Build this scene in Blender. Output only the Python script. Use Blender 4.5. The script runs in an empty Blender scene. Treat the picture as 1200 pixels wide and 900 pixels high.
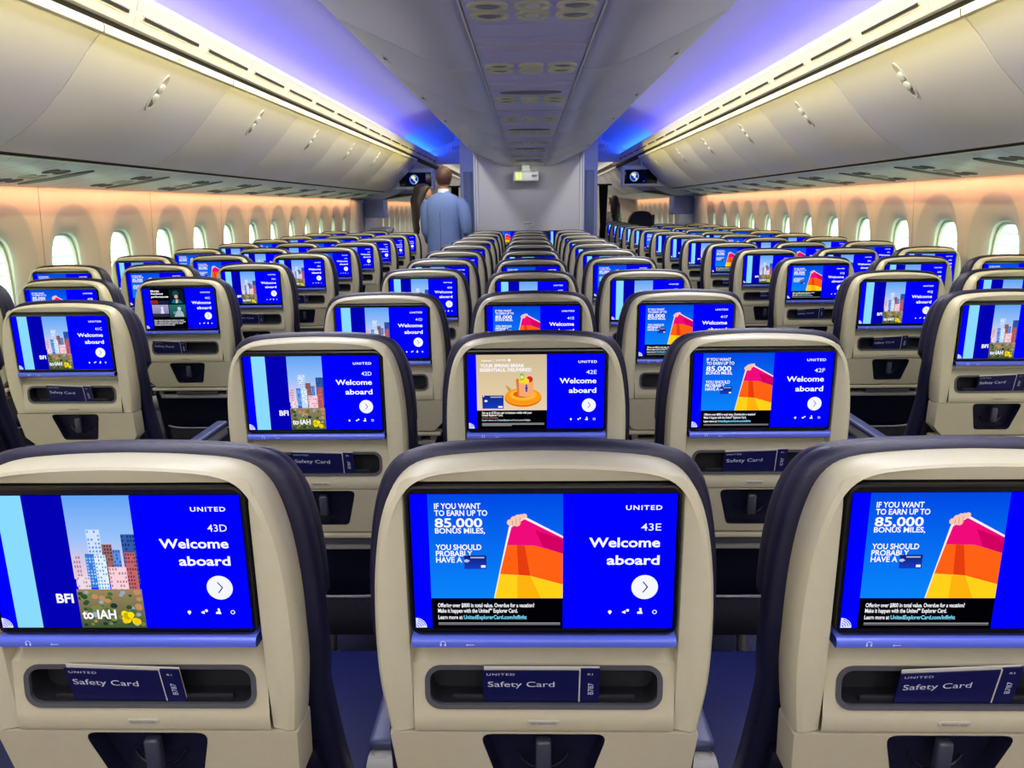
import bpy, bmesh, math, random
from mathutils import Vector, Matrix
from mathutils.geometry import tessellate_polygon
random.seed(7)
COL = bpy.context.scene.collection
CZ = 1.40            # eye height of the photographer
P = .787             # seat pitch

# ------------------------------------------------------------------ helpers
def lin(c):
    return tuple((v/12.92 if v <= .04045 else ((v+.055)/1.055)**2.4) for v in c)
def rgb(r, g, b): return lin((r/255., g/255., b/255.))

def mat(name, col, rough=.5, metal=0., emit=None, es=0., spec=.5, noise=0., nscale=30., bump=0., bscale=200.):
    m = bpy.data.materials.new(name); m.use_nodes = True
    nt = m.node_tree; b = nt.nodes['Principled BSDF']
    b.inputs['Base Color'].default_value = (*col, 1)
    b.inputs['Roughness'].default_value = rough
    b.inputs['Metallic'].default_value = metal
    b.inputs['Specular IOR Level'].default_value = spec
    if emit:
        b.inputs['Emission Color'].default_value = (*emit, 1); b.inputs['Emission Strength'].default_value = es
    tc = nt.nodes.new('ShaderNodeTexCoord')
    if noise:
        n = nt.nodes.new('ShaderNodeTexNoise'); n.inputs['Scale'].default_value = nscale; n.inputs['Detail'].default_value = 4
        nt.links.new(tc.outputs['Object'], n.inputs['Vector'])
        r = nt.nodes.new('ShaderNodeValToRGB')
        r.color_ramp.elements[0].position = .3; r.color_ramp.elements[1].position = .7
        r.color_ramp.elements[0].color = (*[c*(1-noise) for c in col], 1)
        r.color_ramp.elements[1].color = (*[min(1, c*(1+noise)) for c in col], 1)
        nt.links.new(n.outputs['Fac'], r.inputs['Fac']); nt.links.new(r.outputs['Color'], b.inputs['Base Color'])
    if bump:
        n2 = nt.nodes.new('ShaderNodeTexNoise'); n2.inputs['Scale'].default_value = bscale
        nt.links.new(tc.outputs['Object'], n2.inputs['Vector'])
        bp = nt.nodes.new('ShaderNodeBump'); bp.inputs['Strength'].default_value = bump; bp.inputs['Distance'].default_value = .002
        nt.links.new(n2.outputs['Fac'], bp.inputs['Height']); nt.links.new(bp.outputs['Normal'], b.inputs['Normal'])
    return m

M = {}
M['cream'] = mat('seat_shell_plastic', rgb(189, 184, 153), .40, noise=.02, nscale=60)
M['cream2'] = mat('seat_lower_plastic', rgb(183, 177, 147), .48, noise=.02, nscale=60)
M['navy'] = mat('navy_leather', rgb(21, 21, 48), .45, noise=.12, nscale=25, bump=.25, bscale=350)
M['navyseat'] = mat('navy_seat_leather', rgb(6, 20, 84), .5, noise=.1, nscale=25, bump=.2, bscale=350)
M['black'] = mat('gloss_black_bezel', rgb(8, 8, 12), .25)
M['cavity'] = mat('dark_pocket_lining', rgb(12, 12, 20), .7)
M['pframe'] = mat('pocket_frame_grey', rgb(72, 74, 78), .45)
M['ledge'] = mat('ledge_screen_reflection_blue', rgb(84, 102, 205), .3, emit=rgb(60, 80, 220), es=.0)  # blue reflection of the screen put into the ledge's base colour
M['mark'] = mat('pale_print', rgb(200, 210, 255), .5)
M['latch'] = mat('latch_grey', rgb(52, 54, 68), .4)
M['recess'] = mat('dark_navy_recess', rgb(16, 17, 38), .35)
M['plac'] = mat('placard_metal', rgb(170, 166, 148), .35)
M['pl_txt'] = mat('placard_engraving', rgb(90, 86, 74), .5)
M['arm'] = mat('armrest_blue_grey', rgb(64, 72, 112), .4)
M['armside'] = mat('armrest_side_grey', rgb(150, 148, 142), .45)
M['mesh'] = mat('mesh_pocket_fabric', rgb(34, 34, 48), .9, noise=.6, nscale=260, bump=.6, bscale=500)
M['wire'] = mat('pocket_wire', rgb(150, 150, 160), .4)
M['leg'] = mat('seat_leg_metal', rgb(120, 122, 128), .35, metal=.8)
M['bin'] = mat('bin_plastic', rgb(222, 220, 228), .38, noise=.01, nscale=8)
M['bintrim'] = mat('bin_header_plastic', rgb(214, 210, 205), .45)
M['cbin'] = mat('centre_bin_plastic', rgb(222, 220, 226), .35)
M['gap'] = mat('shadow_gap_rubber', rgb(14, 14, 18), .8)
M['ceil'] = mat('ceiling_panel', rgb(225, 223, 232), .6)
M['seam'] = mat('panel_seam', rgb(150, 150, 165), .6)
M['wall'] = mat('sidewall_panel', rgb(222, 212, 204), .6, noise=.015, nscale=12)
M['reveal'] = mat('window_reveal_panel', rgb(205, 204, 204), .55)
M['wframe'] = mat('window_frame_white', rgb(225, 235, 225), .4)
M['psu'] = mat('service_panel_plastic', rgb(240, 246, 243), .35)
M['cpsu'] = mat('centre_service_panel_plastic', rgb(206, 200, 236), .35)
M['dish'] = mat('light_dish_grey', rgb(214, 216, 196), .3)
M['dishdark'] = mat('light_dish_lens', rgb(120, 120, 118), .2)
M['oval'] = mat('speaker_oval_grey', rgb(120, 122, 118), .6)
M['carpet'] = mat('aisle_carpet', rgb(22, 28, 62), .95, noise=.4, nscale=120)
M['bulk'] = mat('bulkhead_laminate', rgb(212, 212, 214), .3, noise=.01, nscale=4)
M['bulktrim'] = mat('bulkhead_trim', rgb(214, 214, 220), .35)
M['bluepanel'] = mat('lavatory_wall_laminate', rgb(150, 168, 215), .45)
M['bluepanel2'] = mat('lavatory_inset_laminate', rgb(96, 116, 160), .45)
M['door'] = mat('door_lining', rgb(215, 217, 232), .5)
M['curtain'] = mat('black_curtain', rgb(26, 26, 32), .9)
M['suit'] = mat('light_blue_jacket_cloth', rgb(112, 136, 184), .8, noise=.10, nscale=90, bump=.2, bscale=300)
M['skin'] = mat('skin', rgb(200, 150, 125), .55)
M['hairb'] = mat('brown_hair', rgb(70, 42, 34), .6, noise=.3, nscale=90)
M['hairk'] = mat('dark_hair', rgb(34, 20, 24), .5, noise=.3, nscale=60)
M['blouse'] = mat('white_blouse_cloth', rgb(225, 215, 205), .8, noise=.1, nscale=40)
M['trouser'] = mat('dark_trouser_cloth', rgb(40, 44, 66), .8)
M['white'] = mat('white_plastic', rgb(225, 228, 225), .4)
M['glow'] = mat('photoluminescent_green', rgb(210, 225, 120), .5, emit=rgb(225, 240, 110), es=.7)
M['outside'] = mat('terminal_cladding', rgb(225, 232, 225), .7)
M['tarmac'] = mat('tarmac', rgb(205, 208, 202), .9)
M['cardtxt'] = mat('card_print_white', rgb(205, 210, 225), .5)
M['cardnavy'] = mat('card_navy', rgb(15, 17, 74), .35)
M['cardpage'] = mat('card_page', rgb(205, 202, 185), .6)

def vcol_mat(name, strength):
    m = bpy.data.materials.new(name); m.use_nodes = True
    nt = m.node_tree; nt.nodes.clear()
    o = nt.nodes.new('ShaderNodeOutputMaterial'); e = nt.nodes.new('ShaderNodeEmission'); a = nt.nodes.new('ShaderNodeVertexColor')
    a.layer_name = 'Col'; e.inputs['Strength'].default_value = strength
    nt.links.new(a.outputs['Color'], e.inputs['Color']); nt.links.new(e.outputs[0], o.inputs[0])
    return m
M['display'] = vcol_mat('lit_display', 1.05)

def led_mat(name, col, s):
    m = bpy.data.materials.new(name); m.use_nodes = True
    nt = m.node_tree; nt.nodes.clear()
    o = nt.nodes.new('ShaderNodeOutputMaterial'); e = nt.nodes.new('ShaderNodeEmission')
    e.inputs['Color'].default_value = (*col, 1); e.inputs['Strength'].default_value = s
    nt.links.new(e.outputs[0], o.inputs[0]); return m
M['led_violet'] = led_mat('violet_led_strip', rgb(150, 145, 255), .9)
M['led_warm'] = led_mat('warm_led_strip', rgb(255, 236, 190), 1.1)
M['led_orange'] = led_mat('orange_led_strip', rgb(255, 205, 150), 1.3)

def glass_mat():
    m = bpy.data.materials.new('window_glass'); m.use_nodes = True
    nt = m.node_tree; nt.nodes.clear()
    o = nt.nodes.new('ShaderNodeOutputMaterial'); t = nt.nodes.new('ShaderNodeBsdfTransparent'); g = nt.nodes.new('ShaderNodeBsdfGlossy')
    t.inputs['Color'].default_value = (.45, .60, .49, 1); g.inputs['Roughness'].default_value = .05
    x = nt.nodes.new('ShaderNodeMixShader'); x.inputs[0].default_value = .06
    nt.links.new(t.outputs[0], x.inputs[1]); nt.links.new(g.outputs[0], x.inputs[2]); nt.links.new(x.outputs[0], o.inputs[0])
    return m
M['glass'] = glass_mat()

class MB:
    """collects geometry of one mesh"""
    def __init__(s): s.v = []; s.f = []; s.mi = []; s.c = []
    def add(s, vs, fs, mi=0, col=None):
        b = len(s.v); s.v += [tuple(q) for q in vs]
        for f in fs: s.f.append(tuple(b+i for i in f)); s.mi.append(mi); s.c.append(col)
        return b
    def loft(s, rings, closed=False, cap0=False, cap1=False, mi=0):
        n = len(rings[0]); vs = [q for r in rings for q in r]; fs = []
        for k in range(len(rings)-1):
            for i in range(n if closed else n-1):
                j = (i+1) % n
                fs.append((k*n+i, k*n+j, (k+1)*n+j, (k+1)*n+i))
        L = (len(rings)-1)*n
        if closed:
            if cap0: fs.append(tuple(range(n))[::-1])
            if cap1: fs.append(tuple(L+i for i in range(n)))
        else:
            for flag, o in ((cap0, 0), (cap1, L)):
                if flag:
                    for i in range(n//2-1 if n % 2 == 0 else n//2):
                        a, b, c, d = o+i, o+i+1, o+n-2-i, o+n-1-i
                        fs.append((a, b, c, d) if b != c else (a, b, d))
        s.add(vs, fs, mi)
    def box(s, x0, x1, y0, y1, z0, z1, r=0., mi=0, seg=2):
        bm = bmesh.new(); bmesh.ops.create_cube(bm, size=1)
        for v in bm.verts:
            v.co = Vector(((x0+x1)/2+v.co.x*(x1-x0), (y0+y1)/2+v.co.y*(y1-y0), (z0+z1)/2+v.co.z*(z1-z0)))
        if r: bmesh.ops.bevel(bm, geom=bm.edges[:], offset=r, segments=seg, affect='EDGES', profile=.5)
        s.bm(bm, mi)
    def bm(s, bm, mi=0, M4=None):
        bm.verts.index_update()
        s.add([(M4 @ v.co if M4 else v.co)[:] for v in bm.verts], [tuple(v.index for v in f.verts) for f in bm.faces], mi); bm.free()
    def tube(s, pts, r, n=8, mi=0, caps=True):
        pts = [Vector(q) for q in pts]; rr = r if isinstance(r, (list, tuple)) else [r]*len(pts); rings = []
        for i, q in enumerate(pts):
            t = (pts[min(i+1, len(pts)-1)]-pts[max(i-1, 0)]).normalized()
            a = Vector((0, 0, 1)) if abs(t.z) < .9 else Vector((1, 0, 0))
            u = t.cross(a).normalized(); w = t.cross(u)
            rings.append([q+(u*math.cos(2*math.pi*k/n)+w*math.sin(2*math.pi*k/n))*rr[i] for k in range(n)])
        s.loft(rings, True, caps, caps, mi)
    def polyhole(s, outer, holes, mi=0):
        """outer, holes: loops of 3-D points on one face"""
        loops = [[Vector(q) for q in l] for l in [outer]+holes]
        tri = tessellate_polygon(loops); s.add([q for l in loops for q in l], [tuple(t) for t in tri], mi)
    def build(s, name, mats, parent=None, smooth=35, loc=None):
        me = bpy.data.meshes.new(name); me.from_pydata(s.v, [], s.f); me.validate(verbose=False)
        for m in (mats if isinstance(mats, (list, tuple)) else [mats]): me.materials.append(m)
        if len(me.polygons) == len(s.mi):
            for p, k in zip(me.polygons, s.mi): p.material_index = k
        if any(c is not None for c in s.c):
            ca = me.color_attributes.new('Col', 'FLOAT_COLOR', 'CORNER')
            for p, c in zip(me.polygons, s.c):
                for n, li in enumerate(p.loop_indices):
                    cc = c[n] if isinstance(c, list) else c
                    ca.data[li].color = (*cc, 1)
        if smooth is not None:
            bm = bmesh.new(); bm.from_mesh(me)
            bmesh.ops.remove_doubles(bm, verts=bm.verts[:], dist=1e-6)
            if s.c[0] is None: bmesh.ops.recalc_face_normals(bm, faces=bm.faces[:])
            bm.to_mesh(me); bm.free()
            me.shade_smooth(); me.set_sharp_from_angle(angle=math.radians(smooth))
        o = bpy.data.objects.new(name, me); COL.objects.link(o)
        if parent: o.parent = parent
        if loc: o.location = loc
        return o

def tag(o, label=None, cat=None, group=None, kind=None):
    if label: o['label'] = label
    if cat: o['category'] = cat
    if group: o['group'] = group
    if kind: o['kind'] = kind
    return o
def thing(name, label, cat, loc=(0, 0, 0), rz=0, group=None, kind=None):
    o = bpy.data.objects.new(name, None); COL.objects.link(o); o.empty_display_size = .05
    o.location = loc; o.rotation_euler = (0, 0, rz)
    return tag(o, label, cat, group, kind)
CH = {}
def kids(o):
    return [c for c in bpy.data.objects if c.parent == o]
def tree(o):  # cached description of a prototype
    return [(c, tree(c)) for c in kids(o)]
def copy_tree(o, tr, parent=None, skip=()):
    c = o.copy(); COL.objects.link(c); c.parent = parent
    for ch, t2 in tr:
        if ch.name.split('.')[0] in skip: continue
        copy_tree(ch, t2, c, skip)
    return c
def struct(o, label=None, cat=None):
    o['kind'] = 'structure'
    if label: o['label'] = label
    if cat: o['category'] = cat
    return o

def rrect(x0, x1, z0, z1, r, n=5):
    """rounded rectangle loop, ccw"""
    out = []
    for cx, cz, a0 in ((x1-r, z1-r, 0), (x0+r, z1-r, 90), (x0+r, z0+r, 180), (x1-r, z0+r, 270)):
        for k in range(n+1):
            a = math.radians(a0+90*k/n); out.append((cx+r*math.cos(a), cz+r*math.sin(a)))
    return out
def rpoly(pts, r, n=4):
    out = []; N = len(pts)
    for i in range(N):
        a, b, c = Vector(pts[i-1]), Vector(pts[i]), Vector(pts[(i+1) % N])
        u = (a-b).normalized(); w = (c-b).normalized(); ang = u.angle(w)
        d = r/math.tan(ang/2); p0 = b+u*d; p1 = b+w*d
        for k in range(n+1):
            t = k/n; q = p0*(1-t)**2+b*2*t*(1-t)+p1*t*t; out.append((q.x, q.y))
    return out
def catmull(pts, n=5):
    out = []; Pn = [pts[0]]+list(pts)+[pts[-1]]
    for i in range(1, len(Pn)-2):
        for k in range(n):
            t = k/n; a, b, c, d = [Vector(q) for q in Pn[i-1:i+3]]
            out.append(tuple(.5*((2*b)+(c-a)*t+(2*a-5*b+4*c-d)*t*t+(-a+3*b-3*c+d)*t**3)))
    out.append(tuple(pts[-1])); return out
def interp(tab, x):
    if x <= tab[0][0]: return tab[0][1]
    for (a, b), (c, d) in zip(tab, tab[1:]):
        if x <= c: return b+(d-b)*(x-a)/(c-a)
    return tab[-1][1]

# ------------------------------------------------------------------ lettering
_tc = {}
def text_geo(s, bold=0., track=1.):
    key = (s, bold, track)
    if key in _tc: return _tc[key]
    cu = bpy.data.curves.new('lettering', 'FONT'); cu.body = s; cu.size = 1; cu.offset = bold; cu.space_character = track
    cu.resolution_u = 3; cu.fill_mode = 'FRONT'
    ob = bpy.data.objects.new('lettering', cu); COL.objects.link(ob)
    dg = bpy.context.evaluated_depsgraph_get(); me = ob.evaluated_get(dg).to_mesh()
    vs = [(v.co.x, v.co.y) for v in me.vertices]; fs = [tuple(p.vertices) for p in me.polygons]
    bpy.data.objects.remove(ob); bpy.data.curves.remove(cu)
    if not vs: vs = [(0, 0)]
    x0 = min(v[0] for v in vs); x1 = max(v[0] for v in vs)
    _tc[key] = (vs, fs, x0, x1); return _tc[key]

DW, DH = .2958, .1654
class Art:
    """a lit picture: coloured polygons in layers; u to the right and v down, 0..1"""
    def __init__(s, base=0): s.mb = MB(); s.L = base
    def pt(s, u, v): return ((u-.5)*DW, -.000012*s.L, (.5-v)*DH)
    def poly(s, pts, col, cols=None):
        s.L += 1
        n = len(pts); vs = [s.pt(*q) for q in pts]
        if n > 4:
            tri = tessellate_polygon([[Vector((q[0], q[1], 0)) for q in pts]])
            s.mb.add(vs, [tuple(t) for t in tri], 0, col)
        else: s.mb.add(vs, [tuple(range(n))], 0, cols if cols else col)
    def rect(s, u0, u1, v0, v1, col, col2=None):
        s.poly([(u0, v0), (u1, v0), (u1, v1), (u0, v1)], col, [col, col, col2, col2] if col2 else None)
    def disc(s, u, v, r, col, n=28, r0=0, a0=0, a1=360, sy=1.):
        s.L += 1
        vs = []; fs = []
        for k in range(n+1):
            a = math.radians(a0+(a1-a0)*k/n)
            for rr in (r0, r): vs.append(s.pt(u+rr*math.cos(a), v-rr*math.sin(a)*DW/DH*sy))
        for k in range(n): fs.append((2*k, 2*k+1, 2*k+3, 2*k+2))
        s.mb.add(vs, fs, 0, col)
    def text(s, t, u, v, h, col, bold=0., align='L', w=None, track=1., rot=0):
        """v = baseline, h = capital height as part of the picture height, w = width as part of picture width"""
        s.L += 1
        vs, fs, x0, x1 = text_geo(t, bold, track)
        sc = h*DH/.70; sx = sc
        if w: sx = w*DW/max(1e-6, (x1-x0))
        wd = (x1-x0)*sx
        ox = {'L': 0, 'R': -wd, 'C': -wd/2}[align]
        out = []
        for x, y in vs:
            X = (x-x0)*sx+ox; Z = y*sc
            if rot: X, Z = -Z*rot, X*rot
            out.append(((u-.5)*DW+X, -.000012*s.L, (.5-v)*DH+Z))
        s.mb.add(out, fs, 0, col)
W_ = rgb(248, 248, 255); BL = rgb(0, 0, 250); BD = rgb(2, 0, 175); CY = rgb(135, 215, 250); K_ = rgb(2, 2, 6)

def right_side(a, u0):
    a.rect(u0, 1, 0, 1, BL)
    a.text('UNITED', .945, .115, .032, W_, .02, 'R', w=.135, track=1.2)
    a.text('Welcome', .942, .385, .068, W_, .022, 'R', w=.268)
    a.text('aboard', .942, .515, .068, W_, .022, 'R', w=.20)
    a.disc(.889, .685, .051, rgb(240, 242, 255))
    for q in ([(.880, .645), (.884, .642), (.902, .683), (.898, .687)], [(.880, .724), (.884, .727), (.902, .686), (.898, .682)]): a.poly(q, rgb(30, 30, 120))
    a.poly([(.753, .862), (.762, .862), (.765, .874), (.759, .892), (.756, .892), (.750, .874)], W_)
    a.poly([(.805, .872), (.818, .862), (.818, .888), (.805, .880)], W_); a.disc(.826, .862, .006, W_, 10)
    a.poly([(.863, .874), (.873, .866), (.873, .855), (.879, .855), (.881, .868), (.884, .888), (.863, .888)], W_); a.disc(.875, .852, .005, W_, 10)
    a.disc(.93, .874, .009, W_, 14, .006)
def globe(a):
    a.L += 1
    a.disc(0.002, .995, .042, rgb(225, 228, 255), 14, 0, 0, 90)
    for r in (.010, .019, .028, .036): a.disc(.002, .995, r+.003, BL, 10, r, 12, 78)
def base(a):
    a.rect(-.0, 1, 0, 1, BL)

def art_skyline():
    a = Art(); base(a)
    a.rect(.06, .162, 0, 1, CY); a.rect(.162, .32, 0, 1, BD)
    a.rect(.32, .58, 0, .32, rgb(96, 160, 240), rgb(150, 190, 245)); a.rect(.32, .58, .32, .62, rgb(150, 190, 245), rgb(240, 205, 215))
    rnd = random.Random(3)
    def tower(u0, u1, v0, v1, c, c2, nx, ny):
        a.rect(u0, u1, v0, v1, c)
        a.L += 1
        for i in range(nx):
            for j in range(ny):
                if rnd.random() < .25: continue
                x0 = u0+(u1-u0)*(i+.2)/nx; x1 = u0+(u1-u0)*(i+.75)/nx; y0 = v0+(v1-v0)*(j+.25)/ny; y1 = v0+(v1-v0)*(j+.8)/ny
                k = rnd.uniform(.7, 1.15); cc = tuple(min(1, q*k) for q in c2)
                a.mb.add([a.pt(x0, y0), a.pt(x1, y0), a.pt(x1, y1), a.pt(x0, y1)], [(0, 1, 2, 3)], 0, cc)
    tower(.325, .355, .44, .68, rgb(225, 190, 205), rgb(140, 130, 170), 3, 7)
    tower(.44, .485, .36, .66, rgb(150, 100, 95), rgb(70, 50, 80), 4, 12)
    tower(.485, .515, .40, .66, rgb(90, 140, 220), rgb(40, 80, 160), 3, 10)
    tower(.525, .58, .285, .66, rgb(50, 90, 165), rgb(25, 45, 110), 5, 12)
    tower(.392, .445, .25, .66, rgb(205, 222, 250), rgb(110, 160, 225), 4, 14)
    tower(.375, .41, .43, .69, rgb(60, 120, 215), rgb(160, 210, 250), 3, 11)
    tower(.41, .455, .44, .70, rgb(225, 235, 250), rgb(90, 170, 215), 4, 10)
    tower(.53, .572, .42, .70, rgb(190, 100, 105), rgb(110, 50, 80), 4, 10)
    tower(.46, .53, .53, .72, rgb(245, 205, 215), rgb(190, 140, 165), 6, 6)
    tower(.33, .38, .60, .72, rgb(235, 215, 225), rgb(160, 150, 180), 5, 4)
    a.rect(.32, .58, .70, 1, rgb(150, 130, 95), rgb(60, 85, 50))
    for k in range(60):
        u = rnd.uniform(.33, .572); v = rnd.uniform(.72, .975); r = rnd.uniform(.007, .016)
        r = min(r, (.99-v)/1.8, u-.321, .579-u)
        if r < .003: continue
        a.disc(u, v, r, rnd.choice([rgb(40, 80, 45), rgb(70, 105, 55), rgb(120, 130, 70), rgb(190, 140, 95), rgb(30, 55, 50), rgb(150, 165, 175)]), 7, sy=.8)
    for k in range(16):
        a.disc(.52+rnd.uniform(-.03, .03), .915+rnd.uniform(-.03, .035), rnd.uniform(.010, .018), rnd.choice([rgb(250, 225, 10), rgb(235, 200, 20), rgb(200, 170, 10)]), 8)
    a.text('BFI', .305, .80, .068, W_, .028, 'R', w=.068)
    a.text('to IAH', .33, .925, .068, W_, .028, 'L', w=.135)
    right_side(a, .58); globe(a); return a

def art_flag():
    a = Art(); base(a)
    a.rect(.066, .575, 0, .77, rgb(0, 70, 225), rgb(10, 130, 245))
    T = lambda t, v, h, w: a.text(t, .090, v, h*.94, W_, .022, 'L', w=w, track=1.0)
    T('IF YOU WANT', .105, .042, .175); T('TO EARN UP TO', .155, .042, .20); T('85,000', .238, .068, .18); T('BONUS MILES,', .283, .040, .19)
    T('YOU SHOULD', .405, .042, .175); T('PROBABLY', .452, .042, .14); T('HAVE A', .499, .042, .10)
    a.rect(.198, .283, .447, .548, rgb(20, 25, 105), rgb(20, 60, 190)); a.rect(.222, .275, .458, .468, rgb(170, 180, 220)); a.rect(.262, .279, .520, .538, W_)
    a.poly([(.198, .48), (.209, .475), (.220, .487), (.209, .50), (.198, .495)], rgb(180, 190, 255))
    # beach towel held up by a hand
    a.poly([(.371, .235), (.40, .185), (.434, .165), (.575, .305), (.575, .77), (.309, .77)], rgb(250, 235, 240))
    a.poly([(.380, .24), (.43, .18), (.575, .32), (.575, .435), (.47, .375), (.362, .37)], rgb(235, 10, 120))
    a.poly([(.47, .262), (.575, .33), (.575, .435), (.50, .385)], rgb(205, 0, 95))
    a.poly([(.362, .37), (.47, .375), (.575, .435), (.575, .665), (.45, .60), (.334, .585)], rgb(255, 95, 20))
    a.poly([(.40, .372), (.43, .374), (.45, .60), (.405, .592)], rgb(225, 60, 15))
    a.poly([(.334, .585), (.45, .60), (.575, .665), (.575, .77), (.313, .77)], rgb(255, 205, 25))
    a.poly([(.40, .60), (.45, .60), (.49, .77), (.40, .77)], rgb(255, 175, 15))
    for u, v, r in ((.376, .205, .013), (.390, .182, .013), (.405, .170, .013), (.418, .165, .012), (.430, .158, .010), (.40, .205, .016)): a.disc(u, v, r, rgb(245, 195, 175), 12)
    for u, v in ((.3835, .192), (.3975, .175), (.412, .168)): a.rect(u, u+.002, v, v+.05, rgb(190, 120, 110))
    a.rect(.066, .575, .77, 1, K_)
    a.text('Offering over $800 in total value. Overdue for a vacation?', .09, .838, .030, W_, .02, 'L', w=.375)
    a.text('Make it happen with the United\u2120 Explorer Card.', .09, .880, .030, W_, .02, 'L', w=.31)
    a.text('Learn more at ', .09, .930, .030, W_, .02, 'L', w=.095)
    a.text('UnitedExplorerCard.com/inflight', .19, .930, .030, rgb(130, 220, 250), .02, 'L', w=.245)
    a.rect(.09, .565, .958, .963, rgb(180, 180, 185)); a.rect(.09, .565, .970, .975, rgb(140, 140, 150))
    right_side(a, .575); globe(a); return a

def art_beach():
    a = Art(); base(a)
    a.rect(.066, .58, 0, .75, rgb(205, 185, 150), rgb(228, 205, 165))
    rnd = random.Random(5)
    for k in range(40):
        u = rnd.uniform(.07, .57); v = rnd.uniform(.05, .72); a.poly([(u, v), (min(.58, u+.03), v+.006), (min(.58, u+.028), v+.014)], rgb(214, 192, 152))
    a.rect(.093, .102, .06, .085, rgb(210, 205, 40)); a.text('instacart', .105, .088, .028, W_, .02, 'L', w=.075); a.rect(.192, .194, .05, .095, W_)
    a.text('UNITED', .21, .084, .024, W_, .02, 'L', w=.075, track=1.2); a.disc(.307, .072, .010, W_, 12)
    a.text('YOUR SPRING BREAK', .093, .165, .042, W_, .03, 'L', w=.325); a.text('ESSENTIALS, DELIVERED', .093, .222, .042, W_, .03, 'L', w=.375)
    a.poly([(.275, .40), (.31, .44), (.33, .50), (.30, .50)], rgb(205, 150, 80))
    # ring float with a bag in it
    cx, cy = .405, .565
    a.disc(cx, cy+.012, .136, rgb(215, 90, 10), 30, 0, sy=.52); a.disc(cx, cy, .134, rgb(255, 150, 20), 30, 0, sy=.50)
    a.disc(cx, cy-.025, .10, rgb(255, 178, 50), 26, 0, sy=.42); a.disc(cx, cy-.035, .072, rgb(215, 95, 15), 24, 0, sy=.36)
    a.poly([(.355, .35), (.485, .36), (.475, .55), (.43, .57), (.365, .55)], rgb(240, 165, 110)); a.poly([(.355, .35), (.375, .355), (.378, .55), (.365, .55)], rgb(205, 120, 70))
    a.disc(.40, .335, .030, rgb(245, 205, 60), 12); a.disc(.455, .33, .024, rgb(215, 30, 40), 12); a.disc(.43, .355, .022, rgb(250, 215, 30), 10)
    a.poly([(.385, .34), (.385, .26), (.398, .245), (.412, .26), (.412, .34)], rgb(120, 190, 60)); a.rect(.39, .408, .28, .32, rgb(220, 235, 160)); a.disc(.366, .34, .012, rgb(225, 110, 30), 8)
    a.rect(.425, .437, .40, .50, rgb(50, 60, 170)); a.disc(.431, .45, .012, rgb(50, 60, 170), 8, sy=.7)
    a.rect(.105, .262, .545, .725, rgb(18, 35, 120), rgb(15, 60, 190)); a.rect(.165, .252, .56, .575, rgb(160, 175, 220)); a.rect(.222, .255, .69, .712, W_); a.disc(.132, .62, .012, rgb(225, 230, 255), 10, sy=.7); a.disc(.115, .555, .005, W_, 8)
    a.rect(.066, .58, .75, 1, K_)
    a.text('Get up to $120 per year in Instacart credits with your', .10, .795, .028, W_, .02, 'L', w=.37); a.text('United Explorer Card.', .10, .828, .028, W_, .02, 'L', w=.155)
    a.text('See terms and conditions', .10, .858, .016, rgb(220, 150, 140), .0, 'L', w=.12)
    a.text('Learn more at UnitedExplorerCard.com/inflight', .10, .895, .024, rgb(200, 220, 230), .01, 'L', w=.36)
    for v in (.925, .940, .955): a.rect(.10, .56 if v < .95 else .32, v, v+.007, rgb(170, 170, 170))
    right_side(a, .58); globe(a); return a

def art_movies():
    a = Art(); base(a)
    a.rect(.10, .59, 0, 1, K_)
    a.text('Movies', .115, .08, .045, W_, .03, 'L', w=.12); a.text('Sundance', .115, .145, .045, W_, .03, 'L', w=.17); a.text('performances', .115, .22, .045, W_, .03, 'L', w=.24)
    a.rect(.37, .57, .02, .37, rgb(10, 25, 35)); a.disc(.46, .13, .045, rgb(25, 75, 65), 14); a.disc(.465, .20, .026, rgb(215, 165, 140), 14)
    a.poly([(.39, .36), (.42, .27), (.50, .26), (.55, .36)], rgb(20, 100, 140)); a.poly([(.45, .36), (.46, .27), (.485, .27), (.48, .36)], rgb(225, 190, 165))
    a.rect(.10, .20, .29, .38, rgb(150, 40, 20)); a.rect(.20, .36, .30, .38, rgb(25, 30, 60))
    a.rect(.11, .34, .40, .70, rgb(165, 160, 205), rgb(115, 115, 150)); a.disc(.25, .48, .018, rgb(230, 225, 245), 10); a.poly([(.22, .66), (.235, .51), (.265, .51), (.28, .66)], rgb(215, 215, 245)); a.rect(.11, .34, .62, .70, rgb(45, 40, 60))
    a.rect(.35, .58, .40, .72, rgb(45, 110, 105), rgb(20, 60, 60)); a.disc(.49, .50, .026, rgb(190, 205, 215), 12); a.poly([(.41, .70), (.45, .56), (.50, .53), (.54, .60), (.55, .70)], rgb(160, 180, 195)); a.disc(.42, .60, .02, rgb(90, 150, 130), 10)
    for v, w in ((.78, .42), (.82, .44), (.86, .40), (.90, .28)): a.text('New releases and award winners to watch', .12, v+.02, .026, W_, .02, 'L', w=w)
    right_side(a, .59); globe(a); return a

def art_map():
    a = Art(); base(a)
    a.rect(0, 1, 0, 1, rgb(4, 6, 30))
    a.disc(.42, .5, .21, rgb(180, 225, 235), 30); a.disc(.42, .5, .195, rgb(10, 60, 190), 30)
    a.poly([(.30, .22), (.44, .20), (.52, .34), (.46, .46), (.50, .58), (.42, .62), (.36, .46), (.28, .40)], rgb(235, 225, 170))
    a.poly([(.48, .60), (.56, .62), (.54, .76), (.49, .82)], rgb(235, 225, 170))
    a.disc(.36, .33, .04, rgb(255, 250, 215), 10)
    a.rect(.84, .94, .82, .92, rgb(60, 40, 220)); return a

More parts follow.
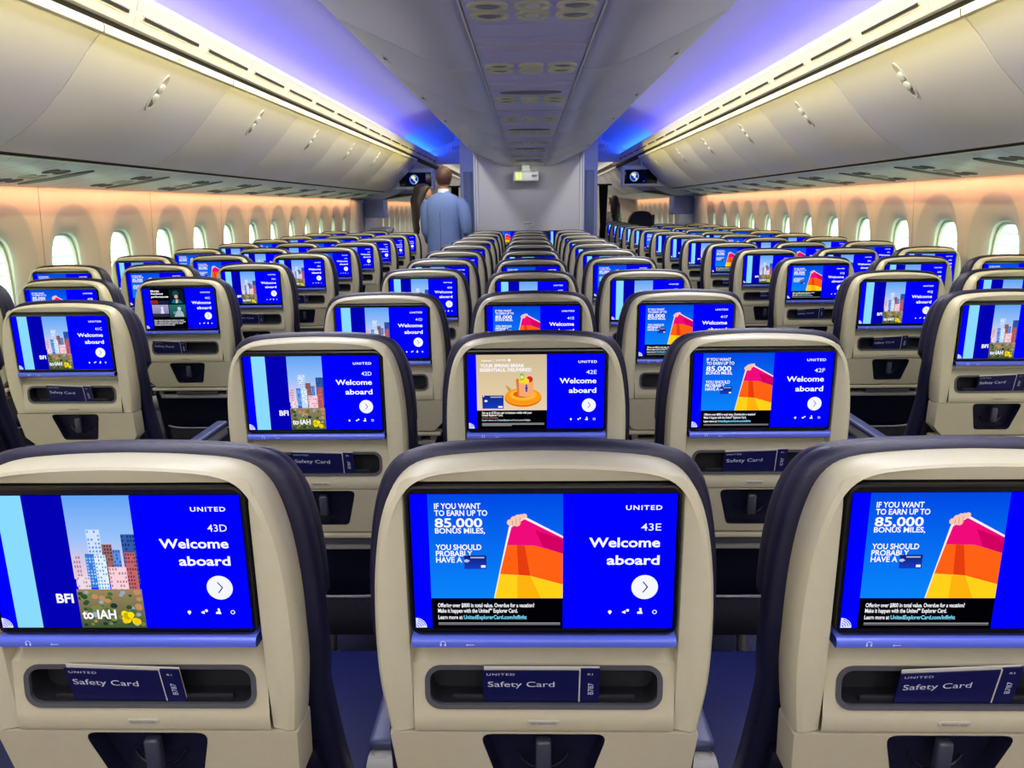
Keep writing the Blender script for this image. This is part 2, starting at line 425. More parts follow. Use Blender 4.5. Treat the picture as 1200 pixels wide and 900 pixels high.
ARTS = {'skyline': art_skyline(), 'flag': art_flag(), 'beach': art_beach(), 'movies': art_movies(), 'map': art_map()}
ART_MESH = {}
for k, a in ARTS.items():
    o = a.mb.build('display', M['display'], smooth=None); ART_MESH[k] = o.data; bpy.data.objects.remove(o)
TOPLAYER = max(a.L for a in ARTS.values())+2
def num_mesh(t):
    a = Art(TOPLAYER); a.text(t, .943, .262, .052, rgb(232, 235, 255), .004, 'R', w=.075)
    o = a.mb.build('seat_number', M['display'], smooth=None); me = o.data; bpy.data.objects.remove(o); return me

# ------------------------------------------------------------------ the seat
def Z(zr): return zr+CZ
yb_tab = [(-1.10, .17), (-.95, .12), (-.80, .055), (-.718, .022), (-.617, .004), (-.55, -.001), (-.48, -.003), (-.33, -.004), (-.28, .001), (-.25, .006)]
def yb(zr): return interp(yb_tab, zr)
O_ = catmull([(.1885, -.617), (.1965, -.551), (.1982, -.482), (.195, -.41), (.185, -.346), (.1675, -.3035), (.136, -.2825), (.07, -.2750), (0, -.2730)], 4)
F_ = catmull([(.1725, -.617), (.174, -.55), (.173, -.48), (.1695, -.41), (.1645, -.330), (.1585, -.2950), (.128, -.2872), (.06, -.2858), (0, -.2855)], 4)
I_ = catmull([(.1552, -.617), (.1555, -.55), (.1555, -.48), (.1555, -.41), (.1555, -.324), (.1538, -.2985), (.125, -.2962), (.06, -.2962), (0, -.2962)], 4)
def full(h): return [(-x, z) for x, z in h[:-1]]+[(0, h[-1][1])]+[(x, z) for x, z in h[:-1]][::-1]
def ins(h, d):   # shrink towards the middle
    return [(x-d*(x/.19), z-.5*d*min(1, max(0, (z+.5)/.2))) for x, z in h]
def ring(h, dy, f=yb): return [(x, f(z)+dy, Z(z)) for x, z in full(h)]

def make_seat():
    root = thing('airline_seat', None, 'seat')
    b = MB(); b.loft([ring(ins(O_, .004), .058), ring(O_, .040), ring(O_, .018), ring(ins(O_, .002), .008), ring(ins(O_, .006), .002), ring(ins(O_, .012), 0), ring(F_, .0015), ring([(x+.0015, z+.001) for x, z in I_[:-1]]+[(0, I_[-1][1]+.001)], .005), ring(I_, .008), ring(I_, .05)])
    b.build('back_shell', M['cream'], root, 28)
    # console under the screen
    b = MB(); w = .1556
    prof = [(.030, -.4965), (.028, -.512), (.016, -.523), (.010, -.5265), (.010, -.528)]
    b.loft([[(x, y, Z(z)) for y, z in prof] for x in (-w, w)])
    def yc(z): return .010-(-.528-z)*(.006/.063)
    top, bot = -.528, -.591
    slot = [(x, yc(z), Z(z)) for x, z in rrect(-.1405, .1405, -.584, -.5305, .018, 6)]
    b.polyhole([(-w, yc(top), Z(top)), (w, yc(top), Z(top)), (w, yc(bot), Z(bot)), (-w, yc(bot), Z(bot))], [slot])
    prof = [(yc(bot), bot), (.003, -.595), (.003, -.613), (.005, -.6165), (.03, -.6168)]
    b.loft([[(x, y, Z(z)) for y, z in prof] for x in (-w, w)])
    b.build('console', M['cream2'], root, 30)
    b = MB(); o1 = rrect(-.1415, .1415, -.585, -.5295, .019, 6); o2 = rrect(-.1355, .1355, -.5795, -.535, .014, 6)
    R = lambda l, d: [(x, yc(z)+d, Z(z)) for x, z in l]
    b.loft([R(o1, .001), R(o1, -.002), R(o2, -.0015), R(o2, .004)], True)
    b.build('pocket_frame', M['pframe'], root, 40)
    b = MB(); b.loft([R(o2, .003), R(o2, .034)], True, False, True)
    b.box(-.11, .11, .012, .017, Z(-.580), Z(-.572), .002)
    b.build('pocket_lining', M['cavity'], root, 40)
    b = MB(); b.loft([[(x, .0025+d, Z(z)) for x, z in rrect(-.0195-i, .0195+i, -.6065-i, -.5995+i, .0034, 4)] for d, i in ((.006, 0), (-.0005, 0), (-.0012, -.0006))], True, False, True)
    pl = b.build('placard', M['plac'], root, 40)
    t = MB(); vs, fs, x0, x1 = text_geo('literature only', .01)
    sx = .030/(x1-x0); t.add([((x-x0)*sx-.015, .0010, Z(-.6045)+y*.004) for x, y in vs], fs); t.build('placard_text', M['pl_txt'], pl, None)
    # monitor
    b = MB(); bz = lambda i, y, z0=-.4825, z1=-.2975: [(x, y, Z(z)) for x, z in rrect(-.1535+i, .1535-i, z0+i, z1-i, .012-i*.5, 5)]
    b.loft([bz(0, .03), bz(0, .001), bz(.001, -.0015), bz(.0035, -.0022), bz(.0045, .0012)], True, False, True)
    mon = b.build('monitor', M['black'], root, 30)
    d = bpy.data.objects.new('display', ART_MESH['skyline']); COL.objects.link(d); d.parent = mon; d.location = (0, -.0004+.0012*0, Z(-.391))
    # ledge with headphone and charging marks
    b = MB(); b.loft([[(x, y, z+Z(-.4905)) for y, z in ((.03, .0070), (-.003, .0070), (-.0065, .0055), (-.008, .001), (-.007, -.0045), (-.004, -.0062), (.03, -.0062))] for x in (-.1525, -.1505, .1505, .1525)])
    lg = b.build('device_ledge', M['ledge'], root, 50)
    t = MB()
    for k in range(7):
        a0 = math.radians(180*k/7); a1 = math.radians(180*(k+1)/7)
        t.add([(-.116+.0035*math.cos(q)*1, -.0083, Z(-.4895)+.0035*math.sin(q)) for q in (a0, a1)]+[(-.116+.0026*math.cos(q), -.0083, Z(-.4895)+.0026*math.sin(q)) for q in (a1, a0)], [(0, 1, 2, 3)])
    for x in (-.1195, -.1145): t.add([(x, -.0083, Z(-.4895)), (x+.0018, -.0083, Z(-.4895)), (x+.0018, -.0083, Z(-.4925)), (x, -.0083, Z(-.4925))], [(0, 1, 2, 3)])
    t.add([(-.088, -.0083, Z(-.4915)), (-.088, -.0083, Z(-.4905)), (-.080, -.0083, Z(-.4905)), (-.080, -.0083, Z(-.4915))], [(0, 1, 2, 3)])
    t.add([(-.089, -.0083, Z(-.4925)), (-.086, -.0083, Z(-.4910)), (-.089, -.0083, Z(-.4895))], [(0, 1, 2)])
    t.build('port_symbols', M['mark'], lg, None)
    # lower shell with the latch recess
    b = MB(); out = rpoly([(.1865, -.6185), (-.1865, -.6185), (-.180, -.70), (-.152, -.7285), (.152, -.7285), (.180, -.70)], .006, 3)
    rec = rpoly([(.0775, -.6215), (-.0775, -.6215), (-.0765, -.626), (-.055, -.708), (.055, -.708), (.0765, -.626)], .0022, 2); rec = rpoly([(.0775, -.6205), (-.0775, -.6205), (-.054, -.710), (.054, -.710)], .012, 4)
    yl = lambda z: .004+(-.617-z)*.17
    G = lambda l, d, s=1.: [(x*s, yl(z)+d, Z(z)) for x, z in l]
    b.polyhole(G(out, 0), [G(rec, 0)])
    b.loft([G(out, 0), [(x*1.006, yl(z)+.004, Z(z)) for x, z in out], [(x*1.008, yl(z)+.05, Z(z)) for x, z in out]], True)
    b.build('lower_shell', M['cream2'], root, 30)
    b = MB(); b.loft([G(rec, -.0004), G(rec, .003, .985), G(rec, .022, .93)], True, False, True)
    rc = b.build('latch_recess', M['recess'], root, 40)
    b = MB()
    arc = [(.034*math.cos(math.radians(q)), .034*math.sin(math.radians(q))) for q in range(200, 341, 14)]
    b.tube([(x, yl(-.66)+.018, Z(-.655)+z) for x, z in arc], .0022, 6)
    b.build('recess_rim', M['recess'], rc, 60)
    b = MB(); b.box(-.0095, .0095, yl(-.65)-.001, yl(-.65)+.014, Z(-.685), Z(-.636), .004)
    b.build('tray_latch', M['latch'], root, 50)
    # tray table folded under the shell
    b = MB(); b.box(-.174, .174, .024, .070, Z(-.748), Z(-.733), .005)
    b.build('shell_lip', M['cream2'], root, 40)
    b = MB(); b.box(-.150, .150, .042, .095, Z(-.785), Z(-.768), .005)
    b.box(-.155, -.135, .045, .09, Z(-.770), Z(-.745), .002); b.box(.135, .155, .045, .09, Z(-.770), Z(-.745), .002)
    b.build('tray_table', M['armside'], root, 40)
    b = MB(); b.box(-.075, .105, .034, .08, Z(-.766), Z(-.751), .003); b.build('tray_stop', M['pframe'], root, 40)
    # dark lower back and mesh pocket
    b = MB(); b.loft([[(x, interp([(-1.06, .15), (-.70, .070)], z)+dy, Z(z)) for x, z in ((-.19, -1.06), (-.195, -.9), (-.185, -.70), (.185, -.70), (.195, -.9), (.19, -1.06))] for dy in (0, .04)], True, True, True)
    b.build('lower_back_panel', M['recess'], root, 40)
    b = MB(); rings = []
    for z, dy in ((-.93, -.035), (-.97, -.05), (-1.02, -.045), (-1.07, -.01)):
        rings.append([(x*.17, interp([(-1.06, .15), (-.70, .070)], z)+dy*(1-abs(x)**4), Z(z)) for x in [k/6-1 for k in range(13)]])
    b.loft(rings); mp = b.build('mesh_pocket', M['mesh'], root, 60)
    b = MB(); b.tube([(x*.17, interp([(-1.06, .15), (-.70, .070)], -.93)-.038*(1-abs(x)**4), Z(-.93)) for x in [k/8-1 for k in range(17)]], .0035, 6)
    b.build('pocket_wire', M['wire'], mp, 60)
    # cushions
    L_ = [(.205, -1.0), (.207, -.93), (.206, -.86), (.204, -.80), (.201, -.73), (.198, -.67)]
    def off(h, d): return [(x+d*(x/.19), z+(d*min(1, max(0, (z+.45)/.15)))) for x, z in h]
    C_ = L_+[(x+.006, z) for x, z in O_[1:-4]]+O_[-4:]
    def fwd(z): return interp([(-1.0, .13), (-.73, .05), (-.617, .025), (-.5, .0), (-.25, .0)], z)
    drop = lambda z, y: z-max(0, y-.065)*.34*min(1, max(0, (z+.42)/.12))
    cr = lambda d, y: [(x, fwd(z)+y, Z(drop(z, y))) for x, z in full(off(C_, d))]
    b = MB(); b.loft([cr(-.012, .046), cr(.001, .046), cr(.006, .050), cr(.0085, .060), cr(.008, .078), cr(-.002, .096), cr(-.03, .106)], False, True, True)
    b.build('backrest', M['navy'], root, 45)
    H_ = [(.186, -.50), (.192, -.49)]+[(x+.001, z) for x, z in O_[8:]]
    hr = lambda d, y: [(x, y, Z(drop(z, y))) for x, z in full(off(H_, d))]
    b = MB(); b.loft([hr(.000, .084), hr(.006, .085), hr(.010, .092), hr(.010, .108), hr(.006, .122), hr(-.006, .132), hr(-.03, .138)], False, True, True)
    b.build('headrest', M['navy'], root, 45)
    b = MB(); b.box(-.217, .217, .17, .66, .37, .475, .035, seg=4); b.build('seat_cushion', M['navyseat'], root, 45)
    b = MB(); b.box(-.216, .216, .16, .64, .31, .372, .01); b.build('seat_pan', M['recess'], root, 45)
    for sx in (-.16, .16):
        b = MB(); b.tube([(sx, .22, .32), (sx, .30, 0.012)], .018, 8); b.tube([(sx, .58, .32), (sx, .50, .012)], .018, 8); b.box(sx-.02, sx+.02, .26, .54, 0, .02, .004)
        b.build('leg', M['leg'], root, 45)
    return root
def make_armrest(root, x):
    b = MB(); b.box(x-.019, x+.019, .18, .52, .545, .590, .012, seg=3)
    b.tube([(x-.02, .19, .555), (x+.02, .19, .555)], .034, 16)
    b.box(x-.016, x+.016, .17, .22, .36, .55, .006)
    a = b.build('armrest', M['armside'], root, 40)
    b = MB(); b.box(x-.022, x+.022, .20, .52, .586, .607, .009, seg=3); b.build('armrest_pad', M['arm'], a, 45)
    return a

seat0 = make_seat(); make_armrest(seat0, -.2435)
SEAT_TREE = tree(seat0)
arm_proto = make_armrest(seat0, .2435); ARM_TREE = tree(arm_proto)
arm_proto.parent = None

# safety card
def make_card():
    root = thing('safety_card', None, 'card')
    b = MB(); b.box(-.072, .042, -.0005, .0005, -.037, .018)
    c = b.build('cover', M['cardnavy'], root, None)
    t = MB()
    def put(s, x, z, h, w=None, bold=0., track=1., rot=False):
        vs, fs, x0, x1 = text_geo(s, bold, track); sc = h/.7; sx = (w/(x1-x0)) if w else sc
        if rot: t.add([(x-yy*sc, -.0008, z+(xx-x0)*sx) for xx, yy in vs], fs)
        else: t.add([(x+(xx-x0)*sx, -.0008, z+yy*sc) for xx, yy in vs], fs)
    put('UNITED', -.067, .0105, .0036, .033, .0, 1.2); put('Safety Card', -.066, -.0085, .0088, .079, 0.0)
    t.build('cover_text', M['cardtxt'], c, None)
    b = MB(); b.box(.0435, .066, -.0012, .0012, -.037, .0205); sp = b.build('fold_strip', M['cardnavy'], root, None)
    t = MB(); put('R1', .0515, .0125, .003, .006, .01); put('B787', .059, -.020, .0065, .019, .0, rot=True); t.v = [(x, y-.0010, z) for x, y, z in t.v]
    t.build('strip_text', M['cardtxt'], sp, None)
    b = MB(); b.box(-.070, .0655, .0022, .0034, -.037, .0215); b.box(.0418, .0438, -.0006, .0012, -.037, .019)
    b.build('inner_pages', M['cardpage'], root, None)
    return root
card0 = make_card(); CARD_TREE = tree(card0)

XE = .0145
COLX = {'A': XE-2.430, 'B': XE-1.9415, 'C': XE-1.453, 'D': XE-.487, 'E': XE, 'F': XE+.487, 'J': XE+1.459, 'K': XE+1.9475, 'L': XE+2.436}
COLY = {'A': -.133, 'B': -.133, 'C': -.133, 'D': 0, 'E': 0, 'F': 0, 'J': -.116, 'K': -.116, 'L': -.116}
DY = {'40D': .17, '41J': .04, '40J': -.05, '39D': .06, '39F': .06, '39C': .02, '38C': .08}
COLN = {'A': 'left window', 'B': 'left middle', 'C': 'left aisle', 'D': 'centre-left', 'E': 'centre', 'F': 'centre-right', 'J': 'right aisle', 'K': 'right middle', 'L': 'right window'}
ORD = 'first second third fourth fifth sixth seventh eighth ninth tenth eleventh twelfth thirteenth fourteenth fifteenth sixteenth seventeenth'.split()
SCR = {}
def setscr(col, rows):
    r = 43
    for ch in rows: SCR[f'{r}{col}'] = {'s': 'skyline', 'f': 'flag', 'b': 'beach', 'm': 'movies'}[ch]; r -= 1
setscr('D', 'ssssssfssfs'); setscr('E', 'fbfsfsfsfsf'); setscr('F', 'fffsfssssss')
setscr('C', 'sssmssfsssff'); setscr('B', 'ssffffssffsff'); setscr('A', 'ssssfsfsfsfsf')
setscr('J', 'ssssfsfsssfssssss'); setscr('K', 'ssssssfsfsfsfss'); setscr('L', 'sssffsfssffsss')
DESC = {'skyline': 'city skyline on its screen', 'flag': 'striped beach towel on its screen', 'beach': 'orange swim ring on its screen', 'movies': 'film stills on its screen'}
ROWS = {'A': range(40, 31, -1), 'B': range(41, 31, -1), 'C': range(41, 32, -1), 'D': range(43, 32, -1), 'E': range(43, 32, -1), 'F': range(43, 32, -1),
        'J': range(41, 26, -1), 'K': range(41, 29, -1), 'L': range(40, 29, -1)}
CARDS = {'43D': (-.012, .035, 0), '43E': (0, .0, 0), '43F': (.0, -.05, 0), '42D': (.012, .03, 0), '42F': (.0, -.03, 0), '41C': (.0, .05, 0), '41J': (.0, -.04, 0),
         '40C': (-.06, .05, 0), '40J': (-.01, -.05, 0), '39C': (-.02, .05, 0), '38C': (-.03, .04, 0), '39J': (-.02, -.05, 0), '38J': (.03, -.05, 0), '37J': (.0, -.04, 0), '42E': (0, 0, 0), '37C': (0, .04, 0), '36C': (0, .04, 0)}
first = True; cfirst = True
POCK = -.549
for col in 'ABCDEFJKL':
    for n, row in enumerate(ROWS[col]):
        k = 43-row; sid = f'{row}{col}'
        loc = (COLX[col], .76+k*P+COLY[col]+DY.get(sid, 0), 0)
        r = seat0 if first else copy_tree(seat0, SEAT_TREE)
        first = False
        r.location = loc
        r['category'] = 'seat'; r['group'] = f'{COLN[col]} column of seats'
        cnt = ORD[n]
        if row >= 42 or sid in ('41C', '41J', '40J', '40C', '41D', '41F', '41E'):
            r['label'] = f'cream-backed navy seat {sid}, number on screen, {DESC[SCR[sid]]}'
        else:
            r['label'] = f'cream-backed navy seat, {cnt} of {COLN[col]} column counting from camera'
        if col in 'CFL': 
            a = arm_proto.copy(); COL.objects.link(a); a.parent = r
            for c2, _ in ARM_TREE:
                d2 = c2.copy(); COL.objects.link(d2); d2.parent = a
        mon = [c for c in r.children if c.name.split('.')[0] == 'monitor'][0]
        dis = [c for c in mon.children if c.name.split('.')[0] == 'display'][0]
        dis.data = ART_MESH[SCR[sid]]
        if k < 8 or col in 'CJ' and k < 10:
            o = bpy.data.objects.new('seat_number', num_mesh(sid)); COL.objects.link(o); o.parent = mon; o.location = dis.location
        if sid in CARDS:
            c = card0 if cfirst else copy_tree(card0, CARD_TREE); cfirst = False
            dx, ro, _ = CARDS[sid]
            c.location = (loc[0]+dx, loc[1]+.002, Z(POCK)+.003); c.rotation_euler = (math.radians(14), 0, 0) if abs(ro) < .001 else (math.radians(14), ro, 0)
            c['label'] = f'navy safety card tucked in the pocket of seat {sid}' if row >= 40 else f'navy safety card in pocket of {cnt} seat, {COLN[col]} column'
            c['group'] = 'safety cards in the seat pockets'; c['category'] = 'card'
for o in [arm_proto]+kids(arm_proto): bpy.data.objects.remove(o)

# ------------------------------------------------------------------ the cabin
Y0, YB, YE = -2.6, 10.8, 19.0
def sides(): return ((-1, 'left', 'left'), (1, 'right', 'right'))
# floor
b = MB(); b.box(-2.8, 2.8, Y0, YE, -.05, 0); struct(b.build('floor', M['carpet'], None, None), 'dark blue carpeted cabin floor under the seats', 'floor')

WX = lambda zr: interp([(-1.4, 2.62), (-1.0, 2.72), (-.5, 2.735), (.137, 2.665), (.35, 2.60)], zr)
WC0, WP = 4.38, .6096
wink = [k for k in range(-7, 12)]; wink2 = [k for k in range(15, 23)]
for s, nm, _ in sides():
    b = MB()
    def wpt(y, z, dx=0): return (s*(WX(z)+dx), y, Z(z))
    def scoop(c, n=32):
        out = []
        for i in range(n):
            a = 2*math.pi*i/n; e = .85
            x = .258*math.copysign(abs(math.cos(a))**e, math.cos(a)); z = -.33+.385*math.copysign(abs(math.sin(a))**e, math.sin(a))
            out.append((c+x, z))
        return out
    def inner(c, n=32, g=0.):
        out = []
        for i in range(n):
            a = 2*math.pi*i/n; e = .62
            out.append((c+(.143+g)*math.copysign(abs(math.cos(a))**e, math.cos(a)), -.353+(.235+g)*math.copysign(abs(math.sin(a))**e, math.sin(a))))
        return out
    for k in wink+wink2:
        c = WC0+k*WP; y0, y1 = c-WP/2, c+WP/2
        zt, zb = .137, -.80
        X = lambda z: interp([(zb, WX(zb)), (zt, WX(zt))], z)
        pt = lambda y, z, dx=0: (s*(X(z)+dx), y, Z(z))
        sc = scoop(c); inn = inner(c)
        b.polyhole([pt(y0, zb), pt(y1, zb), pt(y1, zt), pt(y0, zt)], [[pt(*q) for q in sc]])
        mid = [((a[0]*.35+q[0]*.65), a[1]*.35+q[1]*.65) for a, q in zip(sc, inn)]
        mid2 = [((a[0]*.85+q[0]*.15), a[1]*.85+q[1]*.15) for a, q in zip(sc, inn)]
        b.loft([[pt(*q) for q in sc], [pt(*q, .008) for q in mid2], [pt(*q, .038) for q in mid], [pt(*q, .052) for q in inner(c, g=.012)], [pt(*q, .066) for q in inn], [pt(*q, .10) for q in inn]], True, mi=1)
        if k % 2 == 0:   # joint between two sidewall panels
            b.add([pt(y0-.003, zb, -.0015), pt(y0+.003, zb, -.0015), pt(y0+.003, zt, -.0015), pt(y0-.003, zt, -.0015)], [(0, 1, 2, 3)], 2)
    for ya, yb_, in ((Y0, WC0+(wink[0]-.5)*WP), (WC0+(wink[-1]+.5)*WP, WC0+(wink2[0]-.5)*WP), (WC0+(wink2[-1]+.5)*WP, YE)):
        b.add([(s*WX(-.8), ya, Z(-.8)), (s*WX(-.8), yb_, Z(-.8)), (s*WX(.137), yb_, Z(.137)), (s*WX(.137), ya, Z(.137))], [(0, 1, 2, 3)])
    zs = [-1.4, -1.2, -1.0, -.8]
    b.loft([[(s*WX(z), y, Z(z)) for z in zs] for y in (Y0, YE)])
    b.loft([[(s*x, y, Z(z)) for x, z in ((WX(.137), .137), (WX(.25), .25), (2.60, .35), (2.36, .75), (1.9, 1.08), (1.2, 1.28), (0, 1.34))] for y in (Y0, YE)])
    w = b.build(f'wall_{nm}', [M['wall'], M['reveal'], M['seam']], None, 40)
    struct(w, f'{nm} cabin side wall, pale panels with scooped window surrounds under an orange glow', 'wall')
WFR = []
def window(n, s, nm, c):
    root = thing(f'window_{n}', f'oval cabin window, number {n} along the walls', 'window', (s*2.74, c, Z(-.353)), kind='structure')
    b = MB()
    R = lambda g, dx: [(s*dx, q[0], q[1]+.353) for q in inner(0, g=g)]
    b.loft([R(-.0, .040), R(-.012, .036), R(-.016, .040), R(-.018, .052)], True); b.build('window_frame', M['wframe'], root, 40)
    b = MB(); b.add(R(-.016, .045), [tuple(range(32))]); b.build('window_pane', M['glass'], root, None)
    return root
n = 0
for s, nm, _ in sides():
    for k in wink+wink2:
        n += 1; window(n, s, nm, WC0+k*WP)

# outside, seen through the windows: apron and a ribbed terminal front on both sides
b = MB(); b.box(-60, 60, -40, 60, -4.6, -4.5); tag(b.build('ground', M['tarmac'], None, None), 'grey airport apron outside the windows', 'ground', kind='structure')
for s, nm, _ in sides():
    b = MB()
    for i in range(26):
        z = -4.4+i*.35; b.box(min(s*14, s*14.3), max(s*14, s*14.3), -6, 30, z, z+.27, .03, seg=1)
    t = thing('terminal_building', f'pale ribbed terminal front outside the {nm} windows', 'building', (0, 0, 0))
    b.build('cladding', M['outside'], t, 40)
    b = MB(); b.box(min(s*14.2, s*20), max(s*14.2, s*20), -6, 30, -4.5, 4.8); b.build('body', M['outside'], t, None)

# outboard overhead bins
BINP = [(1.572, .640), (1.590, .622), (1.627, .583), (1.683, .514), (1.743, .450), (1.808, .388), (1.873, .332), (1.935, .292), (1.993, .260), (2.030, .240), (2.040, .232)]
BEND = 10.8
def bin_door(y0, y1, s, loc_y):
    """curved door with rounded edges, thickness outward"""
    b = MB(); g = .0022; e = .0035
    def off(i, d):
        a = Vector(BINP[max(0, i-1)]); c = Vector(BINP[min(len(BINP)-1, i+1)]); t = (c-a).normalized(); nrm = Vector((-t.y*-1, -t.x*1)); 
        nrm = Vector((-(-t.y), -t.x))
        return Vector(BINP[i])+Vector((t.y, -t.x))*(-d)
    rings = []
    for y, d in ((y0+g, .03), (y0+g, e), (y0+g+e*.4, e*.3), (y0+g+e, 0), (y1-g-e, 0), (y1-g-e*.4, e*.3), (y1-g, e), (y1-g, .03)):
        rings.append([(s*off(i, d).x, y-loc_y, Z(off(i, d).y)) for i in range(len(BINP))])
    b.loft(rings); return b
def latch_parts(parent, s, yc_, loc_y):
    # oval recess following the door with two round buttons
    i0, i1 = Vector((1.632, .577)), Vector((1.722, .472)); t = (i1-i0).normalized(); nn = Vector((t.y, -t.x))
    cx = (i0+i1)/2+Vector((-.76, -.65))*.003
    def P_(a, w, d): q = cx+t*a+nn*d; return (s*q.x, yc_-loc_y+w, Z(q.y))
    sg = -1 if (nn.x > 0) else 1
    b = MB(); L, Wd = .096, .030
    ov = lambda f, d: [P_(L*f*math.cos(2*math.pi*k/28), Wd*f*math.sin(2*math.pi*k/28), d*sg) for k in range(28)]
    b.loft([ov(1.0, -.002), ov(1.0, .004), ov(.92, .0045), ov(.86, .001)], True, False, True)
    p = b.build('latch', M['bintrim'], parent, 40)
    b = MB()
    for a, r in ((-.026, .022), (.024, .022)):
        c = lambda f, d: [P_(a+r*f*math.cos(2*math.pi*k/18), r*f*math.sin(2*math.pi*k/18), d*sg) for k in range(18)]
        b.loft([c(1, .001), c(1, .009), c(.8, .011)], True, False, True)
    b.build('latch_button', M['white'], p, 40)
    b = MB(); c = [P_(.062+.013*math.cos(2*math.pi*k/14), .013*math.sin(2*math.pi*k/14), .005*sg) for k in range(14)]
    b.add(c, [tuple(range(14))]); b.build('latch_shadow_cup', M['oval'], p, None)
edges = [2.9-1.2192*k for k in range(4, 0, -1)]+[2.9+1.2192*k for k in range(0, 7)]
edges[-1] = BEND
fw_edges = [13.5+1.2192*k for k in range(0, 5)]
for s, nm, side in sides():
    for grp, ed in (('main', edges), ('forward', fw_edges)):
        num = 0
        for y0, y1 in zip(ed, ed[1:]):
            if y1 < 1.0: continue
            mid = (y0+y1)/2; num += 1
            vis = ORD[num-1]
            root = thing('overhead_bin', f'closed pale overhead bin, {vis} above the {side} windows counting from camera' if grp == 'main' else f'overhead bin of the forward cabin, {vis} beyond the {side} screen', 'overhead bin', (0, mid, 0), group=f'overhead bins on the {side} side')
            bin_door(y0, y1, s, mid).build('bin_door', M['bin'], root, 35)
            # body behind the door, closed box
            b = MB(); pr = [(x+.02, z+.02) for x, z in BINP]+[(2.30, .26), (2.30, .66), (1.62, .70)]
            pr[0] = (1.60, .655)
            b.loft([[(s*x, y-mid, Z(z)) for x, z in pr] for y in (y0+.001, y1-.001)], True, True, True)
            b.build('bin_body', M['bin'], root, 30)
            b = MB(); b.loft([[(s*x, y-mid, Z(z)) for x, z in ((1.60, .678), (1.556, .676), (1.552, .669), (1.556, .645), (1.570, .641), (1.60, .66))] for y in (y0+.003, y1-.003)])
            hd = b.build('bin_header', M['bintrim'], root, 30)
            b = MB(); yy = (.18, .25)
            t = MB()
            t.add([(s*1.5525, -.035, Z(.652)), (s*1.5525, .035, Z(.652)), (s*1.5505, .035, Z(.662)), (s*1.5505, -.035, Z(.662))], [(0, 1, 2, 3)])
            t.build('row_placard', M['plac'], hd, None)
            latch_parts(root, s, mid, mid)

# vent panels, cove, ceiling
def extr(prof, y0, y1, s, close=False):
    b = MB(); b.loft([[(s*x, y, Z(z)) for x, z in prof] for y in (y0, y1)], close, close, close); return b
tn = 0
for s, nm, side in sides():
    yy = Y0
    cuts = [Y0]+[4.30+1.2192*k for k in range(-5, 8)]+[13.6]
    cuts = [c for c in cuts if c >= Y0]
    for y0, y1 in zip(cuts, cuts[1:]):
        tn += 1
        root = thing(f'trim_{tn}', f'cream air outlet panel above the {side} bins, {tn} in line', 'vent panel', (0, (y0+y1)/2, 0), kind='structure')
        m_ = (y0+y1)/2
        b = extr([(1.60, .800), (1.512, .800), (1.503, .805), (1.500, .815), (1.500, .825), (1.4985, .81), (1.502, .80), (1.522, .735), (1.5375, .700), (1.552, .697), (1.60, .70)], y0-m_+.0015, y1-m_-.0015, s)
        b.build('vent_panel', M['bintrim'], root, 30)
        L = y1-y0; q = MB(); q2 = MB()
        for j in (0, 1):
            a0 = y0-m_+L*(j*.5)+.035; a1 = y0-m_+L*(j*.5+.5)-.035
            nx, nz = .955, .295
            fr = lambda i, d: [(s*(1.522+(v)*-.295-d*nx), u, Z(.745+v*.955-d*nz)) for u, v in rrect(a0+i, a1-i, -.016+i, .016-i, .010, 4)]
            q.loft([fr(0, -.001), fr(0.0, .004), fr(.004, .005), fr(.007, .002)], True, False, True)
            sl = [(s*(1.522+v*-.295-.0075), u, Z(.745+v*.955-.0022)) for u, v in ((a0+.022, -.0065), (a1-.022, -.0065), (a1-.022, .0065), (a0+.022, .0065))]
            q2.add(sl, [(0, 1, 2, 3)])
        v1 = q.build('vent_surround', M['bintrim'], root, 40); q2.build('vent_slot', M['gap'], v1, None)
    # dark gap lines above and below the doors
    tn += 1
    b = extr([(1.562, .705), (1.562, .672), (1.60, .66), (1.62, .66), (1.62, .70)], Y0, 19, s, True); struct(b.build(f'trim_{tn}', M['gap'], None, 30), f'dark gap strip over the {side} bins', 'trim')
    tn += 1
    b = extr([(2.036, .2325), (2.055, .224), (2.09, .24), (2.06, .26)], Y0, BEND, s, True); struct(b.build(f'trim_{tn}', M['gap'], None, 30), f'dark gap strip under the {side} bins', 'trim')
    tn += 1
    b = extr([(1.515, .803), (1.560, .803)], Y0, 13.4, s); struct(b.build(f'trim_{tn}', M['led_violet'], None, None), f'violet light strip in the cove above the {side} bins', 'light strip')
    tn += 1
    b = extr([(2.655, .1340), (2.640, .1330)], Y0, 11.3, s); struct(b.build(f'trim_{tn}', M['led_orange'], None, None), f'orange light strip at the top of the {side} side wall', 'light strip')

CEILP = catmull([(1.62, .79), (1.612, .86), (1.575, .900), (1.47, .961), (1.325, 1.023), (1.147, 1.083), (.95, 1.115), (.70, 1.12), (.35, 1.12), (.0, 1.12)], 3)
b = MB(); b.loft([[(-x, y, Z(z)) for x, z in CEILP]+[(x, y, Z(z)) for x, z in CEILP[::-1][1:]] for y in (Y0, 13.6)])
for s in (-1, 1):
    for k in range(-4, 8):
        y = 4.30+1.2192*k
        if y > 13.4: continue
        b.loft([[(s*x, y+dy, Z(z)-.0012) for x, z in CEILP] for dy in (-.004, .004)], mi=1)
b.loft([[(-x, y, Z(z)) for x, z in CEILP]+[(x, y, Z(z)) for x, z in CEILP[::-1][1:]] for y in (13.6, YE)])
struct(b.build('ceiling', [M['ceil'], M['white']], None, 40), 'arched ceiling panels glowing blue violet over both aisles', 'ceiling')

